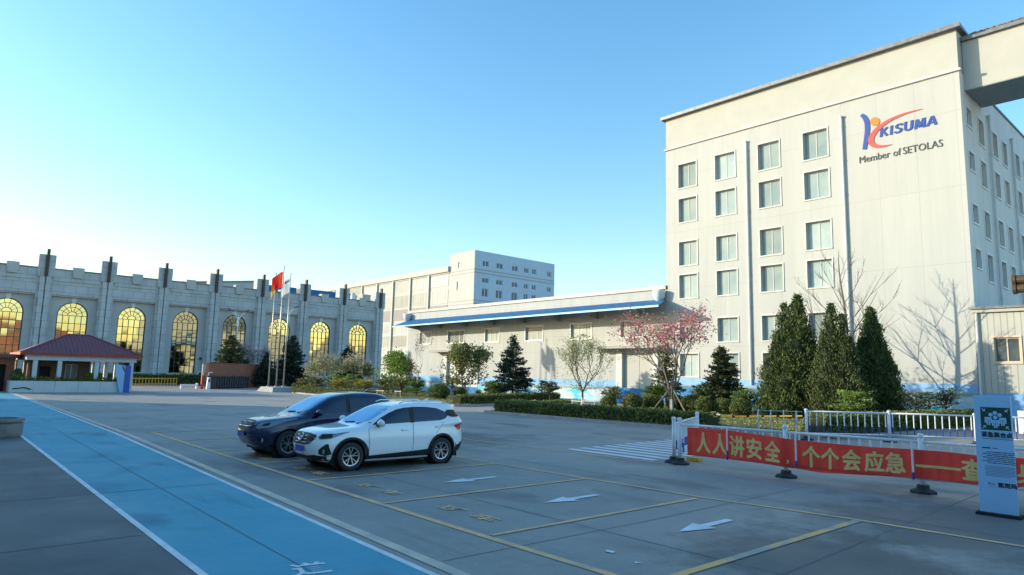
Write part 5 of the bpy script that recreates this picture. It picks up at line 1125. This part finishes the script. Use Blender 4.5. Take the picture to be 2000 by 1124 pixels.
def bare_tree(label, loc, H, spread, seed):
    R = np.random.default_rng(seed); t = thing('bare_tree', label, 'tree', loc); mb = MB()
    ax = lambda z: (.25*math.sin(z*.5)*(z/H), .18*math.sin(z*.7+1)*(z/H), z)
    zs = np.linspace(0, H, 16); mb.tube([ax(z) for z in zs], list(.15*(1-zs/H)**.8+.012), 8, cap=False)
    def limb(p, a, el, L, r, lev):
        d = Vector((math.cos(a)*math.cos(el), math.sin(a)*math.cos(el), math.sin(el))); pts = [Vector(p)]
        for k in range(5): d = (d+Vector((0, 0, .07))+Vector(R.normal(0, .07, 3))).normalized(); pts.append(pts[-1]+d*L/5)
        mb.tube(pts, list(np.linspace(r, max(r*.3, .007), 6)), 5, cap=False)
        if lev:
            for k in range(3 if lev > 1 else 4):
                q = pts[R.integers(1, 5)]; limb(q, a+R.choice((-1, 1))*R.uniform(.35, .9), el+R.uniform(-.25, .4), L*R.uniform(.35, .6), r*.5, lev-1)
    for k in range(15):
        f = .22+.70*k/15+R.uniform(-.02, .02); limb(ax(H*f), k*2.4+R.uniform(-.4, .4), R.uniform(.45, .85), spread*(1.15-f)*R.uniform(.75, 1.1), .055*(1.15-f), 2)
    mb.build('trunk', 'greybark', t, world=False); return t
bare_tree('bare leafless tree rising behind the cypresses', (45.2, 18.0, .1), 10.9, 6.2, 24)
broad('fresh green tree at the far corner of the warehouse', (39.6, 63.3, .1), 4.5, 2.2, 'leafbright', 25, 3600, .26, 'bark', 3, 'tree', None, .2, 3, .45, .2, None, .32, fill=(.5, .9, .7))
broad('pale blossoming tree drooping behind the low shrubs', (36.0, 71.4, .1), 4.4, 2.5, 'paleblossom', 26, 2600, .2, 'greybark', 4, 'blossom_tree', None, .2, 4, .5, .0, ('willowleaf', .2, .75, 900, .2), .24)
broad('second pale blossoming tree nearer the hall corner', (40.6, 74, .1), 4.9, 2.2, 'paleblossom', 27, 1900, .22, 'greybark', 3, 'blossom_tree', None, .2, 4, .5, .1, ('olive', .1, .6, 900, .26), .3)
broad('brownish leafless shrubby tree against the warehouse corner', (42.5, 65.5, .1), 4.0, 1.8, 'brownshrub', 28, 1700, .2, 'bark', 5, 'tree', None, .1, 4, .4, .2, None, .22)
broad('thin lilac grey tree between the spruces and the hall', (33.9, 90, 0), 6.0, 2.8, 'lilac', 29, 1500, .26, 'greybark', 4, 'tree', None, .2, 4, .5, .2, None, .35)
broad('slender sapling with twin pale stems before the warehouse end', (37.3, 55.3, .1), 6.4, 1.5, 'lilac', 30, 260, .14, 'palewood', 2, 'sapling', None, .35, 4, .3, .35, None, .15)
# evergreen layered shrubs
def layered(label, loc, H, Rad, leaf, seed, n, group=None, size=.2, tiers=5, name='shrub', stem=.45, ragged=.5):
    R = np.random.default_rng(seed); t = thing(name, label, 'shrub', loc, group); st = MB(); st.tube([(0, 0, 0), (.05, .03, H*.5), (0, 0, H*.85)], [.05, .04, .015], 6); P = []; D = []
    nb = 7*tiers
    for k in range(nb):
        z = H*(stem+(1-stem)*R.random()**.8); a = R.uniform(0, 6.283); L = Rad*R.uniform(1-ragged, 1.1)*(1-.45*(z/H)**3); rise = R.uniform(.02, .3)*L
        st.tube([(0, 0, z*.75), (math.cos(a)*L*.5, math.sin(a)*L*.5, z*.92), (math.cos(a)*L, math.sin(a)*L, z+rise*.4)], [.02, .014, .006], 4, cap=False)
        m = n//nb; u = R.random(m)**.7; q = np.c_[np.cos(a)*L*u, np.sin(a)*L*u, z*(.75+.25*np.minimum(1, u*2))+rise*.4*u]+R.normal(size=(m, 3))*np.array([.12, .12, .045])
        P.append(q); D.append(np.tile([math.cos(a), math.sin(a), .25], (m, 1)))
    st.build('stems', 'bark', t, world=False); V, Fc = leaf_mesh(np.concatenate(P), size, .4, dirs=np.concatenate(D), r=R); np_obj('foliage', V, Fc, leaf, t); return t
layered('pale green layered shrub in front of the gap between the right-hand cypresses', (36.4, 14.3, .1), 1.75, 1.25, 'leafbright', 41, 1100, size=.16)
layered('dark spreading shrub against the painted plinth right of the cypresses', (42, 13.1, .1), 1.75, 1.45, 'spruce', 42, 800, size=.17, stem=.5)
layered('small bonsai-like shrub with a red collared stem by the plinth', (44, 12.2, .1), 2.0, 1.15, 'spruce', 43, 650, size=.17, stem=.6)
layered('spiky spreading green shrub at the end of the far hedge', (41.5, 41.3, .1), 1.8, 1.35, 'spruce', 44, 1200)
layered('spiky dark shrub left of the dark spruce', (41.0, 48.4, .1), 1.6, 1.15, 'spruce', 45, 800)
layered('yellow green spreading shrub in front of the dark spruce', (40.0, 46.9, .1), 1.5, .95, 'leafbright', 46, 700)
layered('small dark layered shrub by the left warehouse plinth', (43.8, 58.2, .1), 1.9, 1.1, 'spruce', 47, 700)
layered('green spreading shrub behind the round bushes near the pink tree', (40.3, 29.5, .1), 1.7, 1.3, 'leafbright', 48, 1300)
layered('loose green shrub between the olive spruce and the cypresses', (40.8, 22.6, .1), 1.6, 1.3, 'leafgreen', 49, 1000)
layered('feathery shrub just left of the broad olive spruce', (40.5, 26.0, .1), 1.6, .9, 'leafgreen', 50, 700)
layered('low olive shrub behind the left round bushes', (39.8, 33.0, .1), 1.5, 1.0, 'olive', 51, 800)
g = 'low shrubs planted in a loose row behind the parked cars'
for k, (x, y, h, r, lf, lb) in enumerate(((30.9, 63.6, 1.5, 1.2, 'olive', 'olive shrub nearest the flagpole plinth'), (32.3, 61.4, 1.5, 1.4, 'yellowleaf', 'yellowish shrub second from the flagpole plinth'), (33.2, 64.2, 1.7, 1.3, 'leafgreen', 'green shrub below the pale blossoming tree'), (33.6, 58.8, 1.4, 1.5, 'yellowleaf', 'broad yellow green shrub left of centre in the row'), (34.3, 56.6, 1.5, 1.3, 'olive', 'olive shrub in the middle of the row'),
    (34.9, 54.4, 1.6, 1.2, 'olive', 'rounded olive shrub beside the twin stemmed sapling'), (35.4, 52.6, 1.5, 1.0, 'leafgreen', 'small green shrub by the round bush at the row end'), (37.2, 60.4, 1.8, 1.4, 'leafgreen', 'green shrub in the second row before the hall corner'), (38.3, 57.3, 1.8, 1.3, 'olive', 'olive shrub in the second row near the warehouse end'), (36.4, 66.8, 1.9, 1.6, 'leafgreen', 'dark green shrub under the right pale blossoming tree'), (31.5, 67.5, 1.4, 1.3, 'olive', 'dull shrub just right of the right flagpole'))):
    layered(lb, (x, y, .1), h, r, lf, 60+k, 900, g, size=.22, stem=.3, ragged=.35)
# clipped round bushes: one, then copies
t0 = thing('round_bush', 'x', 'bush', (0, 0, 0), 'clipped round bushes on the lawn'); R = np.random.default_rng(5)
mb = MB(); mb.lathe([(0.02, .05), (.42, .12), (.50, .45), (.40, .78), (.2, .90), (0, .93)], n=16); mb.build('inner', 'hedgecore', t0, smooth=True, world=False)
d = R.normal(size=(2300, 3)); d /= np.linalg.norm(d, axis=1, keepdims=True); rad = (.56+.03*np.sin(d[:, 0]*7)+.03*np.sin(d[:, 1]*9+d[:, 2]*5)+R.normal(size=2300)*.018)
P = d*rad[:, None]; P[:, 2] = P[:, 2]*.92+.50; P = P[P[:, 2] > .03]; V, Fc = leaf_mesh(P, .085, .7, dirs=d[:len(P)], r=R); np_obj('leaves', V, Fc, 'hedge', t0)
BB = [(36.6, 30.6, .95, 'round bush at the left end of the near lawn, before the willow'), (37.4, 29.2, 1.15, 'large dark round bush right of the willow'), (39.0, 28.6, 1.15, 'round bush between the willow and the pink tree'), (40.2, 29.9, 1.0, 'round bush tucked behind, with a yellowish top'), (39.9, 26.2, 1.1, 'shaded round bush right beside the pink tree trunk'), (38.9, 24.5, 1.1, 'round bush below the broad olive spruce, left one'), (39.5, 23.6, 1.05, 'round bush right under the olive spruce stakes'), (38.4, 21.7, 1.1, 'round golden bush nearest the tall cypresses'),
 (40.6, 27.9, 1.0, 'dark round bush left of the pink tree trunk'), (35.2, 48.6, 1.35, 'big round bush just behind the white car roof'), (36.2, 50.6, 1.15, 'round bush peeping out left of the big one'), (38.3, 49.9, 1.05, 'round bush under the leafy young tree'), (39.6, 46.6, .9, 'small round bush at the foot of the dark spruce')]
for i, (x, y, s, lb) in enumerate(BB):
    if i == 0: t0.location = (x, y, .08); t0['label'] = lb; t0.scale = (s,)*3
    else: dup(t0, (x, y, .08), lb, rz=i*1.3, sc=(s*1.04, s*.98, s*R.uniform(.92, 1.03)))
tb = bush('yellow_bush', 'bright yellow clipped bush left of the dark spruce', 'bush', (40.0, 48.9, .1), (.62, .62, .5), 1100, 'yellowleaf', .1)
# stakes and low timber guards
def props(label, x, y, h, r=1.0, rot=0.):
    t = thing('tree_stakes', label, 'stakes', (x, y, .1), 'stake tripods propping the trees')
    for k in range(3):
        a = rot+2.094*k; m = MB(); m.tube([(math.cos(a)*r, math.sin(a)*r, 0), (-math.cos(a)*.05, -math.sin(a)*.05, h)], .035, 5); m.build('stake', 'stakewood', t, world=False)
props('long stakes leaning on the pink tree', 38.7, 26.9, 1.75, 1.35, .3); props('stakes leaning on the dark spruce', 41.7, 46.3, 1.7, 1.3, 1.1); props('stakes leaning on the broad olive spruce', 42, 25.1, 1.3, .8, .6); props('stakes leaning on the leafy young tree', 38.9, 50.0, 1.4, .9, .2)
t0 = thing('timber_guard', 'x', 'tree guard', (0, 0, 0), 'low timber tree guards on the lawns')
for x in (-.45, .45):
    m = MB(); m.tube([(x, 0, 0), (x, 0, .62)], .03, 5); m.build('leg', 'palewood', t0, world=False)
m = MB(); m.box(-.58, -.035, .50, .58, .035, .56); m.build('crossbar', 'palewood', t0, world=False)
GB = [(29.4, 26.2, 1.6, 'timber guard over the near hedge below the pink tree'), (29.9, 22.3, 1.6, 'timber guard over the near hedge left of the banner'), (34.9, 32.0, 1.6, 'timber guard beside the willow trunk, left side'), (36.0, 31.9, 1.65, 'timber guard beside the willow trunk, right side'), (31.8, 34.2 - 1.6, 1.55, 'pale guard at the left end of the near lawn'), (35.9, 48.2, 1.6, 'guard in front of the leafy young tree'), (33.3, 52.4, 1.6, 'guard just above the white car roof, right one'), (32.4, 54.0, 1.6, 'guard just above the white car roof, middle one'), (31.9, 55.8, 1.6, 'guard just above the white car roof, left one'), (31.4, 58.5, 1.6, 'guard among the low shrubs near the hedge strip'), (30.9, 61.2, 1.6, 'guard nearest the flagpole plinth'), (29.6, 18.4, 1.6, 'pale guard by the yellow and black bar'), (41.5, 45.2, 1.6, 'guard under the right side of the dark spruce')]
for i, (x, y, rz, lb) in enumerate(GB):
    if i == 0: t0.location = (x, y, .1); t0.rotation_euler = (0, 0, rz); t0['label'] = lb
    else: dup(t0, (x, y, .1), lb, rz=rz+.1*math.sin(i*3))
bpy.context.view_layer.update()
